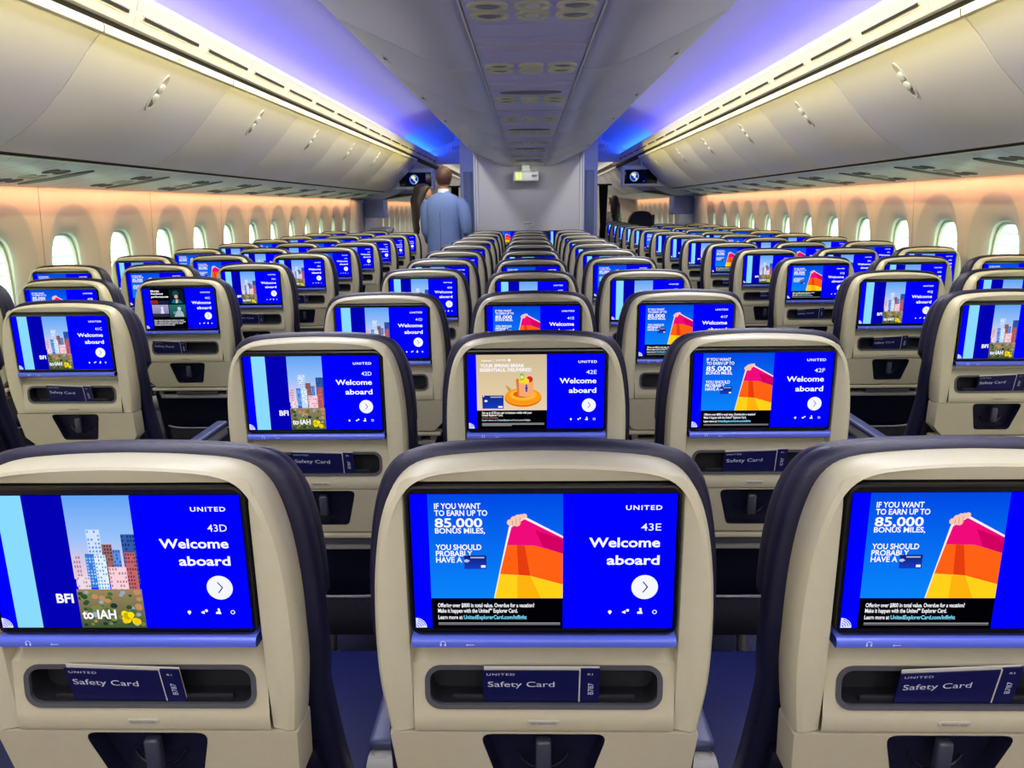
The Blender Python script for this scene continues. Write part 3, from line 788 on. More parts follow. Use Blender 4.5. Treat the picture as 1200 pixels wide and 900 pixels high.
# centre bins
CB = [(.190, .500), (.205, .492), (.249, .488), (.310, .502), (.383, .528), (.471, .570), (.575, .617), (.650, .652), (.700, .674), (.722, .690), (.726, .702), (.715, .715)]
cedges = [2.9+1.2192*k for k in range(-3, 6)]; cedges[-1] = 9.02; cedges.append(9.53)
for s, nm, side in sides():
    num = 0
    for y0, y1 in zip(cedges, cedges[1:]):
        if y1 < .5: continue
        num += 1; mid = (y0+y1)/2
        root = thing('centre_bin', f'pale centre overhead bin facing the {side} aisle, {ORD[num-1]} from camera', 'overhead bin', (XE, mid, 0), group=f'centre overhead bins on the {side} aisle')
        b = MB(); g = .006; h = (y1-y0)/2
        def cr_(y, d): return [(s*(x-d*.35), y, Z(z+d)) for x, z in CB]
        b.loft([cr_(-h+g, .03), cr_(-h+g, .006), cr_(-h+g+.003, .001), cr_(-h+g+.007, 0), cr_(h-g-.007, 0), cr_(h-g-.003, .001), cr_(h-g, .006), cr_(h-g, .03)])
        b.build('bin_door', M['cbin'], root, 35)
        b = MB(); pr = [(x-.012, z+.022) for x, z in CB[1:-1]]+[(.70, 1.06), (.205, 1.06)]
        b.loft([[(s*x, y, Z(z)) for x, z in pr] for y in (-h+.0005, h-.0005)], True, True, True); b.build('bin_body', M['pframe'], root, 30)
        if h > .4:
            b = MB()
            for (u, w, d, mi) in ((.11, .009, -.002, 0),):
                c = lambda f, dd: [(s*(.640+w*f*math.sin(2*math.pi*k/20)), u*f*math.cos(2*math.pi*k/20), Z(.6475+.44*w*f*math.sin(2*math.pi*k/20)-dd)) for k in range(20)]
                b.loft([c(1, 0.0), c(1, .002), c(.9, .0025), c(.8, .0015)], True, False, True)
            l = b.build('latch', M['cbin'], root, 40)
            b = MB(); b.box(min(s*.632, s*.648), max(s*.632, s*.648), -.05, -.005, Z(.6435), Z(.6455)); b.build('latch_slot', M['oval'], l, None)
    tn += 1
    b = MB(); b.loft([[(XE+s*x, y, Z(z)) for x, z in ((.7285, .704), (.7285, .714), (.716, .718))] for y in (-.8, 9.53)]); struct(b.build(f'trim_{tn}', M['led_warm'], None, None), f'thin warm light line along the {side} edge of centre bins', 'light strip')

# centre service channel
b = MB(); b.loft([[(XE+x, y, Z(z)) for x, z in ((-.1885, .500), (-.186, .489), (-.180, .487), (-.178, .496), (.178, .496), (.180, .487), (.186, .489), (.1885, .500))] for y in (-.8, 9.5)], False)
tn += 1; struct(b.build(f'trim_{tn}', M['white'], None, 30), 'white rails beside the centre service panels', 'trim')
tn += 1
b = MB(); b.box(XE-.187, XE+.187, -.8, 9.5, Z(.4965), Z(.52)); struct(b.build(f'trim_{tn}', M['bintrim'], None, 30), 'channel above the centre service panels', 'trim')
def dish(b, x, y, r, mi=0, h=.004):
    c = lambda f, d: [(x+r*f*math.cos(2*math.pi*k/20), y+r*f*math.sin(2*math.pi*k/20), -d) for k in range(20)]
    b.loft([c(1.0, 0), c(1.0, h), c(.88, h*1.2)], True, mi=mi)
    return c
def oval(x, y, a, bb, z, n=20): return [(x+a*math.cos(2*math.pi*k/n), y+bb*math.sin(2*math.pi*k/n), z) for k in range(n)]
def make_cpsu():
    root = thing('service_panel', None, 'service panel')
    b = MB(); b.box(-.176, .176, -.385, .385, -.001, .006, .001)
    for y in (-.30, -.10, .14, .30): b.box(-.174, .174, y-.0012, y+.0012, -.0022, -.0005)
    b.build('panel', M['cpsu'], root, 30)
    for y in (.04, -.055):
        for x in (-.112, 0, .112):
            b = MB(); r = .050 if x else .044
            b.loft([oval(x, y, r*1.04, .040*1.04, -.001), oval(x, y, r*1.04, .040*1.04, -.007), oval(x, y, r*.93, .040*.93, -.009), oval(x, y, r*.8, .040*.8, -.002)], True, False, True)
            nmx = 'reading_light' if x else 'air_nozzle'
            d = b.build(nmx, M['dish'], root, 40)
            b = MB(); q = .62 if x else .45
            b.loft([oval(x, y+.008, r*q, .040*q, -.0025), oval(x, y+.008, r*q*.8, .04*q*.8, -.0065 if not x else -.004)], True, False, True); b.build('lens' if x else 'nozzle', M['dishdark'] if x else M['white'], d, 40)
    b = MB(); b.box(-.172, -.150, -.20, -.13, -.004, 0, .001); b.build('warning_lamp', M['mark'], root, None)
    return root
cp = make_cpsu(); CPT = tree(cp)
k = 0
ys = [2.05-.80+.80*i for i in range(11)]
for i, y in enumerate(ys):
    if y > 8.8: break
    r = cp if i == 0 else copy_tree(cp, CPT)
    r.location = (XE, y, Z(.490)); r['category'] = 'service panel'; r['group'] = 'service panels between the centre bins'
    r['label'] = f'lavender overhead service panel with reading lights, {ORD[i]} from camera'
    if i in (3, 5, 7, 9):
        b = MB(); b.loft([oval(0, -.22, .135, .040, -.001, 28), oval(0, -.22, .135, .040, -.005, 28), oval(0, -.22, .127, .034, -.006, 28)], True, False, True); b.build('speaker_grille', M['oval'], r, 40)

# outboard service panels
def make_opsu(s):
    root = thing('service_panel', None, 'service panel')
    A = Vector((2.052, .2245)); B = Vector((2.645, .137)); t = (B-A); Ln = t.length; t = t/Ln; nn = Vector((t.y, -t.x))   # nn points down
    def Q(a, y, d): q = A+t*a+nn*d; return (s*(q.x-A.x), y, q.y-A.y)
    sg = 1 if nn.y < 0 else -1
    b = MB(); h = .3933
    b.loft([[Q(a, y, d*sg) for a, d in ((.0, .004), (.006, 0.0), (.04, 0), (.05, .005), (.30, .012), (.55, .006), (Ln-.012, 0), (Ln, -.004))] for y in (-h, h)])
    b.build('panel', M['psu'], root, 30)
    b = MB()
    for y in (-h+.001, -.2, .02, .22): b.loft([[Q(a, yy, (d+.0012)*sg) for a, d in ((.0, .004), (.006, 0.0), (.04, 0), (.05, .005), (.30, .012), (.55, .006), (Ln-.012, 0))] for yy in (y, y+.003)])
    b.build('panel_joint', M['seam'], root, 30)
    dd = lambda a: interp([(.05, .005), (.30, .012), (.55, .006)], a)
    for a in (.18, .30, .42):
        for y in (-.10, -.02):
            b = MB(); ov = lambda f, d: [Q(a+.042*f*math.cos(2*math.pi*k/18), y+.034*f*math.sin(2*math.pi*k/18), (dd(a)+d)*sg) for k in range(18)]
            b.loft([ov(1, -.002), ov(1, .005), ov(.88, .006), ov(.75, .001)], True, False, True)
            b.build('reading_light' if a != .30 else 'air_nozzle', M['dish'] if a == .30 else M['oval'], root, 40)
    b = MB(); ov = lambda f, d: [Q(.30+.20*f*math.cos(2*math.pi*k/28), .12+.045*f*math.sin(2*math.pi*k/28), (dd(.30)+d)*sg) for k in range(28)]
    b.loft([ov(1, -.004), ov(1, .002), ov(.93, .003)], True, False, True); b.build('speaker_grille', M['oval'], root, 40)
    return root
for s, nm, side in sides():
    op = make_opsu(s); T = tree(op)
    for i in range(12):
        y = 2.05+P*i
        if y > 10.8: break
        r = op if i == 0 else copy_tree(op, T)
        r.location = (s*2.052, y, Z(.2245)); r['category'] = 'service panel'; r['group'] = f'service panels under the {side} bins'
        r['label'] = f'pale service panel under the {side} bins, {ORD[i]} from camera'
    # plain panels aft and forward
    tn += 1
    b = extr([(2.052, .2245), (2.645, .137)], Y0, 1.655, s); struct(b.build(f'trim_{tn}', M['psu'], None, None), f'plain panel under the {side} bins behind camera', 'trim')
    tn += 1
    b = extr([(2.052, .2245), (2.645, .137)], 13.4, YE, s); struct(b.build(f'trim_{tn}', M['ceil'], None, None), f'pale panel under the forward {side} bins', 'trim')

# bulkhead at the end of the centre block
t = thing('bulkhead', 'grey bulkhead panel closing the centre block of seats', 'bulkhead', (XE, 9.55, 0))
b = MB(); b.box(-.64, .64, 0, .05, Z(-.30), Z(1.10), .003); b.build('panel', M['bulk'], t, 30)
b = MB(); b.box(-.64, .64, .02, .05, 0, Z(-.30)); b.build('lower_panel', M['recess'], t, 30)
for s in (-1, 1):
    b = MB(); b.box(min(s*.64, s*.665), max(s*.64, s*.665), -.02, .05, 0, Z(1.10), .003); b.build('side_post', M['bulktrim'], t, 30)
    b = MB(); b.box(min(s*.672, s*.69), max(s*.672, s*.69), -.01, .05, 0, Z(1.10), .003); b.build('side_rail', M['bulktrim'], t, 30)
b = MB(); b.box(-.075, .055, -.006, 0, Z(-.235), Z(-.185), .002); pc = b.build('notice_plate', M['white'], t, 30)
b = MB(); b.box(-.062, -.045, -.0075, -.006, Z(-.222), Z(-.198)); b.box(-.035, .045, -.0075, -.006, Z(-.205), Z(-.199)); b.box(-.035, .02, -.0075, -.006, Z(-.218), Z(-.212)); b.build('notice_symbol', M['oval'], pc, None)
for x, art, w in ((-.262, 'flag', 'left'), (.405, 'skyline', 'right')):
    r = thing('wall_monitor', f'blue lit screen low on the bulkhead, {w} of the centre seats', 'screen', (XE+x, 9.54, Z(-.39)), group='screens on the bulkhead')
    b = MB(); b.box(-.155, .155, -.015, .012, -.095, .095, .006); m_ = b.build('monitor', M['black'], r, 30)
    d = bpy.data.objects.new('display', ART_MESH[art]); COL.objects.link(d); d.parent = m_; d.location = (0, -.0156, 0)
# emergency light under the end of the service channel
t = thing('emergency_light', 'small white emergency light box where the service channel meets the bulkhead', 'light', (-.02, 9.30, Z(.362)))
b = MB(); b.box(-.155, .155, -.05, .20, -.06, .06, .02, seg=3); b.build('housing', M['white'], t, 40)
for x in (-.11, -.07):
    b = MB(); b.box(x-.015, x+.015, -.056, -.048, -.045, .045, .004); b.build('lamp', M['glow'], t, 40)
b = MB(); b.box(.07, .13, -.053, -.048, -.012, .016, .004); b.build('sensor', M['oval'], t, 40)
b = MB(); b.box(-.05, .05, .0, .10, .055, .13); b.build('mount', M['white'], t, 40)

# lavatory block behind the bulkhead
t = thing('lavatory', 'pale blue lavatory block behind the bulkhead', 'lavatory', (XE, 10.30, 0))
b = MB(); b.box(-.93, .93, 0, 2.2, 0, Z(1.09), .01); b.build('wall_panel', M['bluepanel'], t, 30)
for s in (-1, 1):
    b = MB(); b.box(min(s*.76, s*.885), max(s*.76, s*.885), -.006, .002, .2, Z(.47), .002); b.build('inset_panel', M['bluepanel2'], t, 30)

# door zone: lowered header, cross panel, doors
for s, nm, side in sides():
    tn += 1
    b = extr([(1.60, .665), (1.80, .60), (1.98, .46), (2.20, .30), (2.45, .20), (2.66, .137)], BEND+.004, 13.5, s); struct(b.build(f'trim_{tn}', M['door'], None, 40), f'lavender lit panel above the {side} door', 'trim')
    tn += 1
    b = MB(); b.box(min(s*.93, s*1.60), max(s*.93, s*1.60), 12.62, 12.66, Z(.70), Z(1.10), .004); struct(b.build(f'trim_{tn}', M['ceil'], None, 40), f'violet lit header across the {side} aisle by the door', 'trim')
    # overhead screen
    r = thing('overhead_monitor', f'ceiling monitor showing a globe map past the last {side} bin', 'monitor', (s*1.70, 11.05, Z(.41)), group='overhead map monitors')
    b = MB(); b.box(-.33, .33, 0, .20, -.14, .15, .012); h = b.build('housing', M['door'], r, 30)
    b = MB(); b.box(-.17 if s < 0 else -.30, .30 if s < 0 else .17, -.006, .004, -.105, .095, .004); sc = b.build('screen', M['black'], r, 30)
    d = bpy.data.objects.new('display', ART_MESH['map']); COL.objects.link(d); d.parent = sc; d.scale = (1.0, 1, 1.05); d.location = (.07 if s < 0 else -.135, -.0068, -.005)
    b = MB(); b.box(-.05, .05, .05, .15, .145, .40); b.build('bracket', M['door'], r, 30)
    # exit sign
    r = thing('exit_sign', f'oval EXIT sign on the ceiling end over the {side} aisle', 'sign', (s*1.12+XE, 11.9, Z(.90)), group='exit signs')
    b = MB(); el = lambda f, y: [(.17*f*math.cos(2*math.pi*k/28), y, .085*f*math.sin(2*math.pi*k/28)) for k in range(28)]
    b.loft([el(1, .03), el(1, .004), el(.95, 0)], True, True, True); pl = b.build('plate', M['ceil'], r, 40)
    t = MB(); vs, fs, x0, x1 = text_geo('EXIT', .02); sx = .12/(x1-x0); t.add([((x-x0)*sx-.06, -.002, (y-.35)*.075) for x, y in vs], fs)
    t.add([(-.12, -.002, 0), (-.095, -.002, .012), (-.095, -.002, -.012)], [(0, 1, 2)]); t.add([(.12, -.002, 0), (.095, -.002, .012), (.095, -.002, -.012)], [(0, 1, 2)]); t.build('sign_text', M['seam'], pl, None)
    b = MB(); b.box(-.02, .02, .005, .025, .08, .21); b.build('hanger', M['ceil'], r, None)
    # door
    r = thing('door_1' if s < 0 else 'door_2', f'{side} cabin exit door with bustle and small window', 'door', (s*2.66, 12.3, 0), kind='structure')
    b = MB(); b.box(min(0, -s*.10), max(0, -s*.10), -.55, .55, .05, 1.50, .04, seg=3); b.build('door_panel', M['door'], r, 40)
    b = MB(); b.box(min(-s*.09, -s*.42), max(-s*.09, -s*.42), -.45, .45, .45, 1.10, .10, seg=4); b.build('slide_bustle', M['door'], r, 40)
    b = MB(); b.box(min(-s*.09, -s*.40), max(-s*.09, -s*.40), -.55, -.15, 1.26, 1.54, .015, seg=3); b.build('hinge_housing', M['bluepanel'], r, 40)
    b = MB(); b.tube([(-s*.43, -.30, .95), (-s*.47, -.30, 1.02), (-s*.47, -.12, 1.08), (-s*.43, -.05, 1.02)], .012, 8); b.build('door_handle', M['latch'], r, 50)
    # door surround column
    tn += 1
    b = MB(); b.loft([[(s*(x), 11.40+y, z) for x, y in ((2.70, -.08), (2.62, -.06), (2.56, .0), (2.54, .12), (2.56, .2), (2.70, .2))] for z in (0, Z(.13))]); struct(b.build(f'trim_{tn}', M['reveal'], None, 50), f'rounded upright post beside the {side} door', 'trim')

# curtain by the lavatory
def curtain(x, y, w, lab):
    b = MB(); n = 28
    path = [(x+w*(k/n-.5), y+.035*math.sin(k*1.9)) for k in range(n+1)]
    b.loft([[(px*1+(x-px)*(.35*sq), py, z) for px, py in path] for z, sq in ((.06, .3), (.5, .5), (.95, 1.3), (1.2, .8), (1.68, .0))])
    b.loft([[(px*1+(x-px)*(.35*sq), py+.006, z) for px, py in path] for z, sq in ((.06, .3), (.5, .5), (.95, 1.3), (1.2, .8), (1.68, .0))])
    b.tube([(x-w/2-.05, y, 1.69), (x+w/2+.05, y, 1.69)], .012, 8)
    tag(b.build('curtain', M['curtain'], None, 60), lab, 'curtain', 'aisle curtains')
curtain(1.07, 10.75, .13, 'gathered black curtain beside the lavatory block in the right aisle')
curtain(-1.035, 10.75, .11, 'gathered black curtain behind the man in the left aisle')

# end wall of the forward cabin and the galley wall behind the camera
b = MB(); b.box(-2.8, 2.8, YE, YE+.05, 0, 2.6); struct(b.build('wall_front', M['wall'], None, None), 'pale end wall of the forward cabin', 'wall')
b = MB(); b.box(-2.8, 2.8, Y0-.05, Y0, 0, 2.6); struct(b.build('wall_back', M['wall'], None, None), 'pale galley wall behind the camera', 'wall')

# premium seat with a dark cover in the forward cabin
r = thing('premium_seat', 'tall dark navy seat back with rounded top beyond the right block', 'seat', (2.0, 13.35, 0))
b = MB(); hp = catmull([(.235, .35), (.235, .8), (.225, 1.12), (.17, 1.26), (.08, 1.30), (0, 1.305)], 4)
fr = lambda f, y: [(x*f, y, .35+(z-.35)*(1-(1-f)*.3)) for x, z in full(hp)]
b.loft([fr(.96, 0), fr(1, .02), fr(1, .10), fr(.94, .14)], False, True, True); b.build('backrest', M['navy'], r, 45)
b = MB(); b.box(-.24, .24, .10, .62, .30, .46, .04, seg=3); b.build('seat_cushion', M['navy'], r, 45)
b = MB(); b.box(.19, .235, -.03, .03, .95, 1.24, .012); b.build('wing', M['latch'], r, 45)
b = MB(); b.box(-.2, .2, .12, .55, 0, .31, .02); b.build('base', M['recess'], r, 45)

# ------------------------------------------------------------------ people
def skin_body(name, verts, edges_, radii, m, parent, sub=2, root=0):
    me = bpy.data.meshes.new(name); me.from_pydata(verts, edges_, []); o = bpy.data.objects.new(name, me); COL.objects.link(o)
    o.modifiers.new('s', 'SKIN'); me.skin_vertices.new() if not me.skin_vertices else None
    sv = me.skin_vertices[0].data
    for i, r in enumerate(radii):
        sv[i].radius = r if isinstance(r, tuple) else (r, r); sv[i].use_root = (i == root)
    o.modifiers.new('u', 'SUBSURF').levels = sub; o.modifiers['u'].render_levels = sub
    dg = bpy.context.evaluated_depsgraph_get(); me2 = bpy.data.meshes.new_from_object(o.evaluated_get(dg))
    bpy.data.objects.remove(o)
    o = bpy.data.objects.new(name, me2); COL.objects.link(o); me2.materials.clear()
    for q in (m if isinstance(m, (list, tuple)) else [m]): me2.materials.append(q)
    me2.shade_smooth()
    if parent: o.parent = parent
    return o
def head_geo(cx, cy, cz, h=.235, face=-1):
    """a head with brow, nose, mouth, chin, ears; face = +1 looks along +y"""
    b = MB(); n = 28; m = 22; rings = []
    for j in range(m+1):
        t = math.pi*j/m; z = math.cos(t)*.5
        r = []
        for i in range(n):
            a = 2*math.pi*i/n; sx, sy = math.cos(a), math.sin(a)
            w = .335*math.sin(t)**.8; d = .42*math.sin(t)**.8
            if z < -.05: w *= 1-.55*((-z-.05)/.45)**1.3; 
            x = sx*w; y = sy*d
            if sy > 0 and z < -.05: y *= 1-.05*(-z)
            if sy < 0 and z < -.1: y *= 1-.55*((-z-.1)/.4)
            if sy > .6:
                y += .055*math.exp(-(x/.05)**2-((z+.10)/.07)**2)*1.6      # nose
                y += .02*math.exp(-((z-.06)/.04)**2)                       # brow
                y -= .035*math.exp(-((abs(x)-.13)/.06)**2-(z/.05)**2)      # eye sockets
                y += .018*math.exp(-(x/.10)**2-((z+.24)/.03)**2)           # lips
                y -= .012*math.exp(-(x/.10)**2-((z+.245)/.012)**2)
                y += .025*math.exp(-(x/.10)**2-((z+.38)/.06)**2)           # chin
            r.append((cx+x*h, cy+face*y*h, cz+z*h))
        rings.append(r)
    b.loft(rings[1:-1], True, True, True)
    for s in (-1, 1):
        er = [(cx+s*(.335*h+.006*math.sin(k/12*2*math.pi)), cy+face*(-.02*h+.03*h*2*math.cos(k/12*2*math.pi)*.8), cz-.03*h+.115*h*math.sin(k/12*2*math.pi)) for k in range(12)]
        b.tube(er+[er[0]], .007, 6)
    return b
def hand_geo(b, wrist, direc, side, curl=.5, sc=1.):
    """palm, four fingers and a thumb"""
    d = Vector(direc).normalized(); up = Vector((0, 0, 1)) if abs(d.z) < .8 else Vector((0, 1, 0))
    w = d.cross(up).normalized(); nrm = w.cross(d).normalized(); o = Vector(wrist)
    b.tube([o-d*.01, o+d*.02*sc, o+d*.055*sc, o+d*.085*sc], [.022*sc, .028*sc, .033*sc, .026*sc], 10)
    for k, (ox, L) in enumerate(((-.026, .062), (-.009, .072), (.008, .068), (.024, .054))):
        p0 = o+d*.075*sc+w*ox*sc; pts = [p0]; dd = d.copy(); 
        for j in range(3):
            dd = (dd-nrm*curl*.55).normalized(); pts.append(pts[-1]+dd*L*sc*(.45, .32, .23)[j])
        b.tube(pts, [.0095*sc, .009*sc, .0082*sc, .0065*sc], 8)
    p0 = o+d*.025*sc+w*side*.026*sc
    b.tube([p0, p0+(d*.5+w*side*.7-nrm*.2)*.035*sc, p0+(d*.9+w*side*.75-nrm*.5)*.058*sc], [.012*sc, .0105*sc, .008*sc], 8)

def make_man(x, y):
    r = thing('person', 'man in light blue suit jacket standing in the left aisle with his back turned', 'person', (x, y, 0))
    # legs, torso
    V = [(0, 0, 1.02), (0, 0, 1.18), (0, .01, 1.34), (0, .0, 1.47), (0, .005, 1.55),
         (-.10, 0, .95), (-.11, .0, .52), (-.12, -.02, .09), (-.12, .10, .04), (.10, 0, .95), (.11, .0, .52), (.12, -.02, .09), (.12, .10, .04)]
    Ed = [(0, 1), (1, 2), (2, 3), (3, 4), (0, 5), (5, 6), (6, 7), (7, 8), (0, 9), (9, 10), (10, 11), (11, 12)]
    rad = [(.165, .12), (.17, .125), (.195, .13), (.15, .095), .062, .10, .068, .048, .045, .10, .068, .048, .045]
    body = skin_body('body', V, Ed, rad, M['trouser'], r)
    # jacket: own lofted shell following the torso
    def sec(z, w, d, cy=0., cx=0., n=28): return [(cx+w*math.copysign(abs(math.cos(2*math.pi*k/n))**.85, math.cos(2*math.pi*k/n)), cy+d*math.copysign(abs(math.sin(2*math.pi*k/n))**.85, math.sin(2*math.pi*k/n)), z) for k in range(n)]
    b = MB(); b.loft([sec(.80, .215, .150, .0), sec(.88, .222, .155), sec(1.0, .212, .150), sec(1.12, .203, .142), sec(1.25, .215, .142), sec(1.38, .228, .140), sec(1.46, .222, .125), sec(1.515, .190, .105), sec(1.548, .135, .088), sec(1.570, .085, .078, .005), sec(1.592, .068, .074, .01)], True, True, True)
    jk = b.build('jacket', M['suit'], r, 50)
    b = MB()
    b.tube([(-.185, 0, 1.475), (-.215, .0, 1.40), (-.225, -.01, 1.27), (-.232, -.005, 1.13), (-.225, .06, 1.02), (-.20, .15, .97)], [.070, .082, .075, .066, .058, .050], 14); b.build('sleeve', M['suit'], jk, 60)
    b = MB()
    b.tube([(.185, 0, 1.475), (.235, -.005, 1.40), (.272, -.03, 1.27), (.290, -.03, 1.13), (.265, .05, 1.03), (.215, .15, 1.0)], [.070, .082, .075, .066, .058, .050], 14); b.build('sleeve', M['suit'], jk, 60)
    b = MB(); b.loft([[(x, -d-.0012, z) for x in (-.0025, .0025)] for z, d in ((.81, .1505), (.88, .155), (1.0, .150), (1.12, .142), (1.25, .142), (1.36, .1405))]); b.build('back_seam', M['trouser'], jk, None)
    b = MB(); hand_geo(b, (-.205, .175, .965), (.35, .9, 0), -1); b.build('hand', M['skin'], r, 60)
    b = MB(); hand_geo(b, (.205, .175, .995), (-.35, .9, 0), 1); b.build('hand', M['skin'], r, 60)
    b = MB(); b.tube([(0, .0, 1.56), (.0, .005, 1.62), (.005, .015, 1.70)], [.060, .056, .060], 16); b.build('neck', M['skin'], r, 60)
    b = MB(); b.loft([[(q[0], q[1], q[2]+.012*math.sin(0)) for q in sec(1.575, .070, .078, .005)], sec(1.615, .063, .068, .008), sec(1.618, .060, .065, .008)], True); b.build('shirt_collar', M['white'], r, 60)
    hd = head_geo(.004, .02, 1.742, .255, 1); hd.build('head', M['skin'], r, 60)
    # short hair: cap over the back and top of the head
    b = MB(); n = 28; rings = []
    for j in range(1, 15):
        t = math.pi*.70*j/14; z = math.cos(t)*.5
        rr = []
        for i in range(n):
            a = 2*math.pi*i/n; sx, sy = math.cos(a), math.sin(a)
            w = .365*math.sin(t)**.8; d = .455*math.sin(t)**.8
            zz = z
            if sy > .2: zz = max(z, .16*sy+.12)
            if z < -.02: w *= .97-.35*(-z); d *= .97-.2*(-z)
            rr.append((.004+sx*w*.268, .02+sy*d*.262, 1.744+zz*.268))
        rings.append(rr)
    b.loft(rings, True, True, False); b.build('hair', M['hairb'], r, 60)
    return r
man = make_man(-1.0, 8.98); man.rotation_euler = (0, 0, math.radians(-14)); man.scale = (1.0, 1.0, 1.0)

def make_woman(x, y, label, blouse, sc=1., hair_len=.62, rz=0.):
    r = thing('person', label, 'person', (x, y, 0), rz)
    def sec(z, w, d, cy=0., cx=0., n=24): return [(cx+w*math.cos(2*math.pi*k/n), cy+d*math.sin(2*math.pi*k/n), z) for k in range(n)]
    V = [(0, 0, .90), (0, 0, 1.05), (0, .01, 1.2), (0, .0, 1.33), (0, .005, 1.40), (0, .015, 1.46),
         (-.09, 0, .84), (-.095, 0, .46), (-.095, -.02, .08), (-.095, .09, .035), (.09, 0, .84), (.095, 0, .46), (.095, -.02, .08), (.095, .09, .035),
         (-.155, 0, 1.315), (-.195, -.01, 1.09), (-.185, .06, .88), (.155, 0, 1.315), (.195, -.01, 1.09), (.185, .06, .88)]
    Ed = [(0, 1), (1, 2), (2, 3), (3, 4), (4, 5), (0, 6), (6, 7), (7, 8), (8, 9), (0, 10), (10, 11), (11, 12), (12, 13), (3, 14), (14, 15), (15, 16), (3, 17), (17, 18), (18, 19)]
    rad = [(.15, .11), (.115, .09), (.14, .10), (.11, .075), .05, .045, .088, .056, .038, .036, .088, .056, .038, .036, .048, .036, .026, .048, .036, .026]
    skin_body('body', V, Ed, rad, M['skin'], r)
    b = MB(); b.loft([sec(.60, .20, .16), sec(.80, .20, .155), sec(.95, .175, .135), sec(1.06, .145, .112), sec(1.2, .165, .125), sec(1.30, .172, .105), sec(1.355, .135, .085), sec(1.385, .085, .07)], True, True, True)
    b.build('dress', blouse, r, 50)
    for s in (-1, 1):
        b = MB(); b.tube([(s*.135, 0, 1.34), (s*.17, 0, 1.30), (s*.19, -.005, 1.22)], [.055, .060, .052], 12); b.build('sleeve', blouse, r, 60)
        b = MB(); hand_geo(b, (s*.185, .065, .865), (0, .3, -.95), s, .4, .85); b.build('hand', M['skin'], r, 60)
    head_geo(0, .02, 1.545, .22, 1).build('head', M['skin'], r, 60)
    # long hair: cap and fall down the back
    b = MB(); n = 24; rings = []
    prof = [(1.668, .02, .03), (1.655, .06, .075), (1.62, .088, .108), (1.56, .098, .118), (1.48, .102, .115), (1.38, .112, .10), (1.25, .118, .085), (1.12, .105, .07), (1.02, .075, .05), (.98, .03, .025)]
    for z, w, d in prof:
        cy = 0.0 if z > 1.5 else -.045-(1.5-z)*.06
        front = .4 if z < 1.6 else 1
        rings.append([(w*math.cos(2*math.pi*k/n)*(1+.04*math.sin(k*3)), cy+d*math.sin(2*math.pi*k/n)*(front if math.sin(2*math.pi*k/n) > 0 else 1), z) for k in range(n)])
    b.loft(rings, True, True, True); b.build('hair', M['hairk'], r, 60)
    r.scale = (sc, sc, sc); return r
make_woman(-1.345, 9.66, 'woman with long dark hair in a pale sleeveless top beside the man', M['blouse'], 1.02, rz=math.radians(-62))
make_woman(1.63, 14.45, 'woman with long dark hair and white top in the forward right aisle', M['blouse'], .955, rz=math.radians(35))

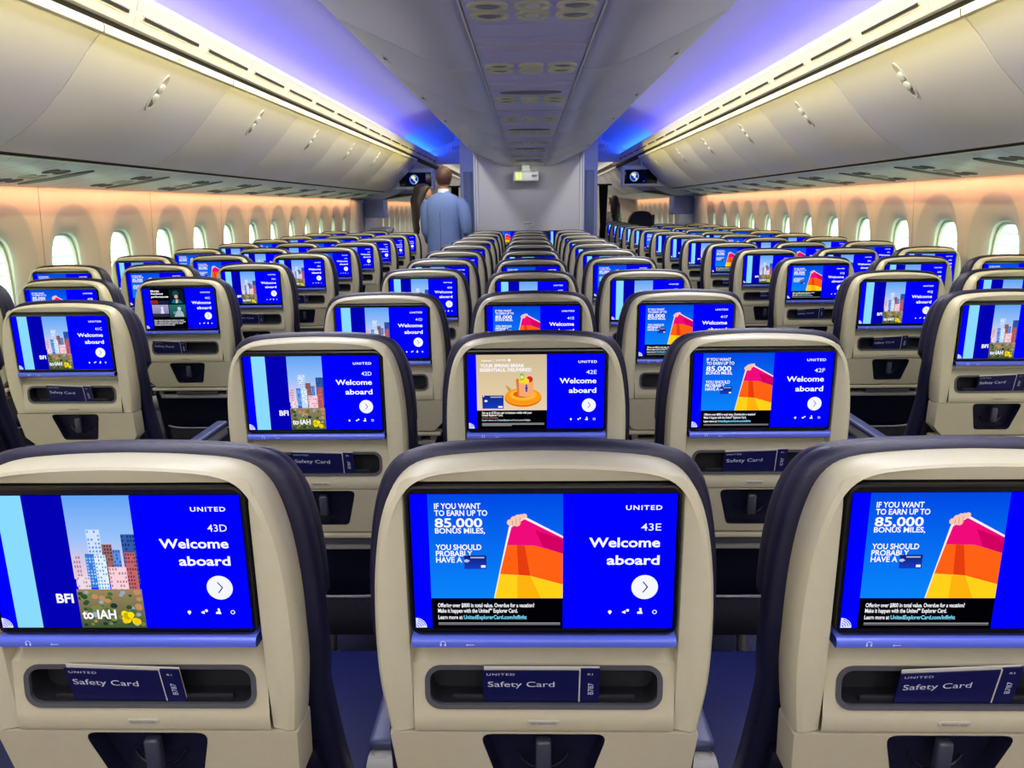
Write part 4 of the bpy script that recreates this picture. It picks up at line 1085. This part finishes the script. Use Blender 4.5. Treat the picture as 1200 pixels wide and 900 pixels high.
# ------------------------------------------------------------------ light
def area(name, loc, rot, sx, sy, col, w):
    l = bpy.data.lights.new(name, 'AREA'); l.shape = 'RECTANGLE'; l.size = sx; l.size_y = sy; l.color = col; l.energy = w
    o = bpy.data.objects.new(name, l); COL.objects.link(o); o.location = loc; o.rotation_euler = rot; return o
def strip(name, s, x, z, y0, y1, ang, w, col, power, spread=None):
    """long strip along the cabin; ang = direction of the light in the x-z plane, degrees from straight down towards the outside"""
    o = area(name, (s*x, (y0+y1)/2, Z(z)), (0, -s*math.radians(ang), 0), w, y1-y0, col, power*(y1-y0))
    if spread: o.data.spread = math.radians(spread)
    return o
for s in (-1, 1):
    strip('cove_light', s, 1.565, .815, Y0, 9.9, -128, .03, (.075, .055, 1.0), 3.2)
    strip('cove_light_deep', s, 1.565, .815, 9.9, 13.4, -155, .03, (.0, .07, 1.0), 4.5)
    strip('bin_wash_light', s, .765, .700, Y0, 10.1, 52, .02, (1.0, .86, .36), 2.6, 96)
    strip('vent_wash_light', s, .765, .705, Y0, 10.1, 88, .02, (1.0, .80, .12), .75, 28)
    strip('sidewall_light', s, 2.585, .120, Y0, 11.3, 28, .02, (1.0, .48, .22), 1.7)
    strip('sidewall_light_forward', s, 2.585, .120, 13.4, 18.5, 28, .02, (1.0, .50, .22), 1.1)
    strip('forward_light', s, .95, 1.05, 13.9, YE-.2, 5, .2, (1.0, .92, .74), 8)
    strip('aisle_ceiling_light', s, .98, 1.09, Y0, 8.8, 0, .10, (.95, .94, .98), 12)

area('aft_fill_light', (0, -1.9, 2.15), (math.radians(52), 0, 0), 1.6, .3, (1.0, .95, .84), 15)  # unseen fill added behind the camera to brighten the seat backs
area('bulkhead_fill_light', (XE, 8.75, Z(.470)), (math.radians(30), 0, 0), .22, .08, (1.0, 1.0, .95), 2.0)  # small downlight added to brighten the dim bulkhead
w = bpy.data.worlds.new('sky'); bpy.context.scene.world = w; w.use_nodes = True
nt = w.node_tree; bg = nt.nodes['Background']; bg.inputs[0].default_value = (.86, 1.0, .88, 1); bg.inputs[1].default_value = 10

# ------------------------------------------------------------------ camera
f, pitch, yaw, roll = 860., .2367, .024, -.0127
def tocam(v):
    x, y, z = v; c, s = math.cos(yaw), math.sin(yaw); x, y = c*x+s*y, -s*x+c*y
    c, s = math.cos(pitch), math.sin(pitch); y, z = c*y-s*z, s*y+c*z
    c, s = math.cos(roll), math.sin(roll); x, z = c*x+s*z, -s*x+c*z
    return Vector((x, y, z))
A = Matrix([tocam(e) for e in ((1, 0, 0), (0, 1, 0), (0, 0, 1))])     # rows: images of world axes
right, fwd_, up = (Vector((A[0][i], A[1][i], A[2][i])) for i in range(3))
cam = bpy.data.cameras.new('camera'); co = bpy.data.objects.new('camera', cam); COL.objects.link(co)
cam.sensor_width = 36; cam.lens = f/1200*36; cam.clip_start = .02; cam.clip_end = 200
R3 = Matrix((right, up, -fwd_)).transposed()
co.matrix_world = Matrix.Translation((0, 0, CZ)) @ R3.to_4x4()
sc = bpy.context.scene; sc.camera = co
sc.view_settings.view_transform = 'Standard'; sc.view_settings.look = 'None'; sc.view_settings.gamma = 1; sc.view_settings.exposure = 0
sc.view_settings.use_curve_mapping = False
sc.cycles.max_bounces = 10; sc.cycles.diffuse_bounces = 5; sc.cycles.transparent_max_bounces = 12; sc.cycles.sample_clamp_indirect = 4
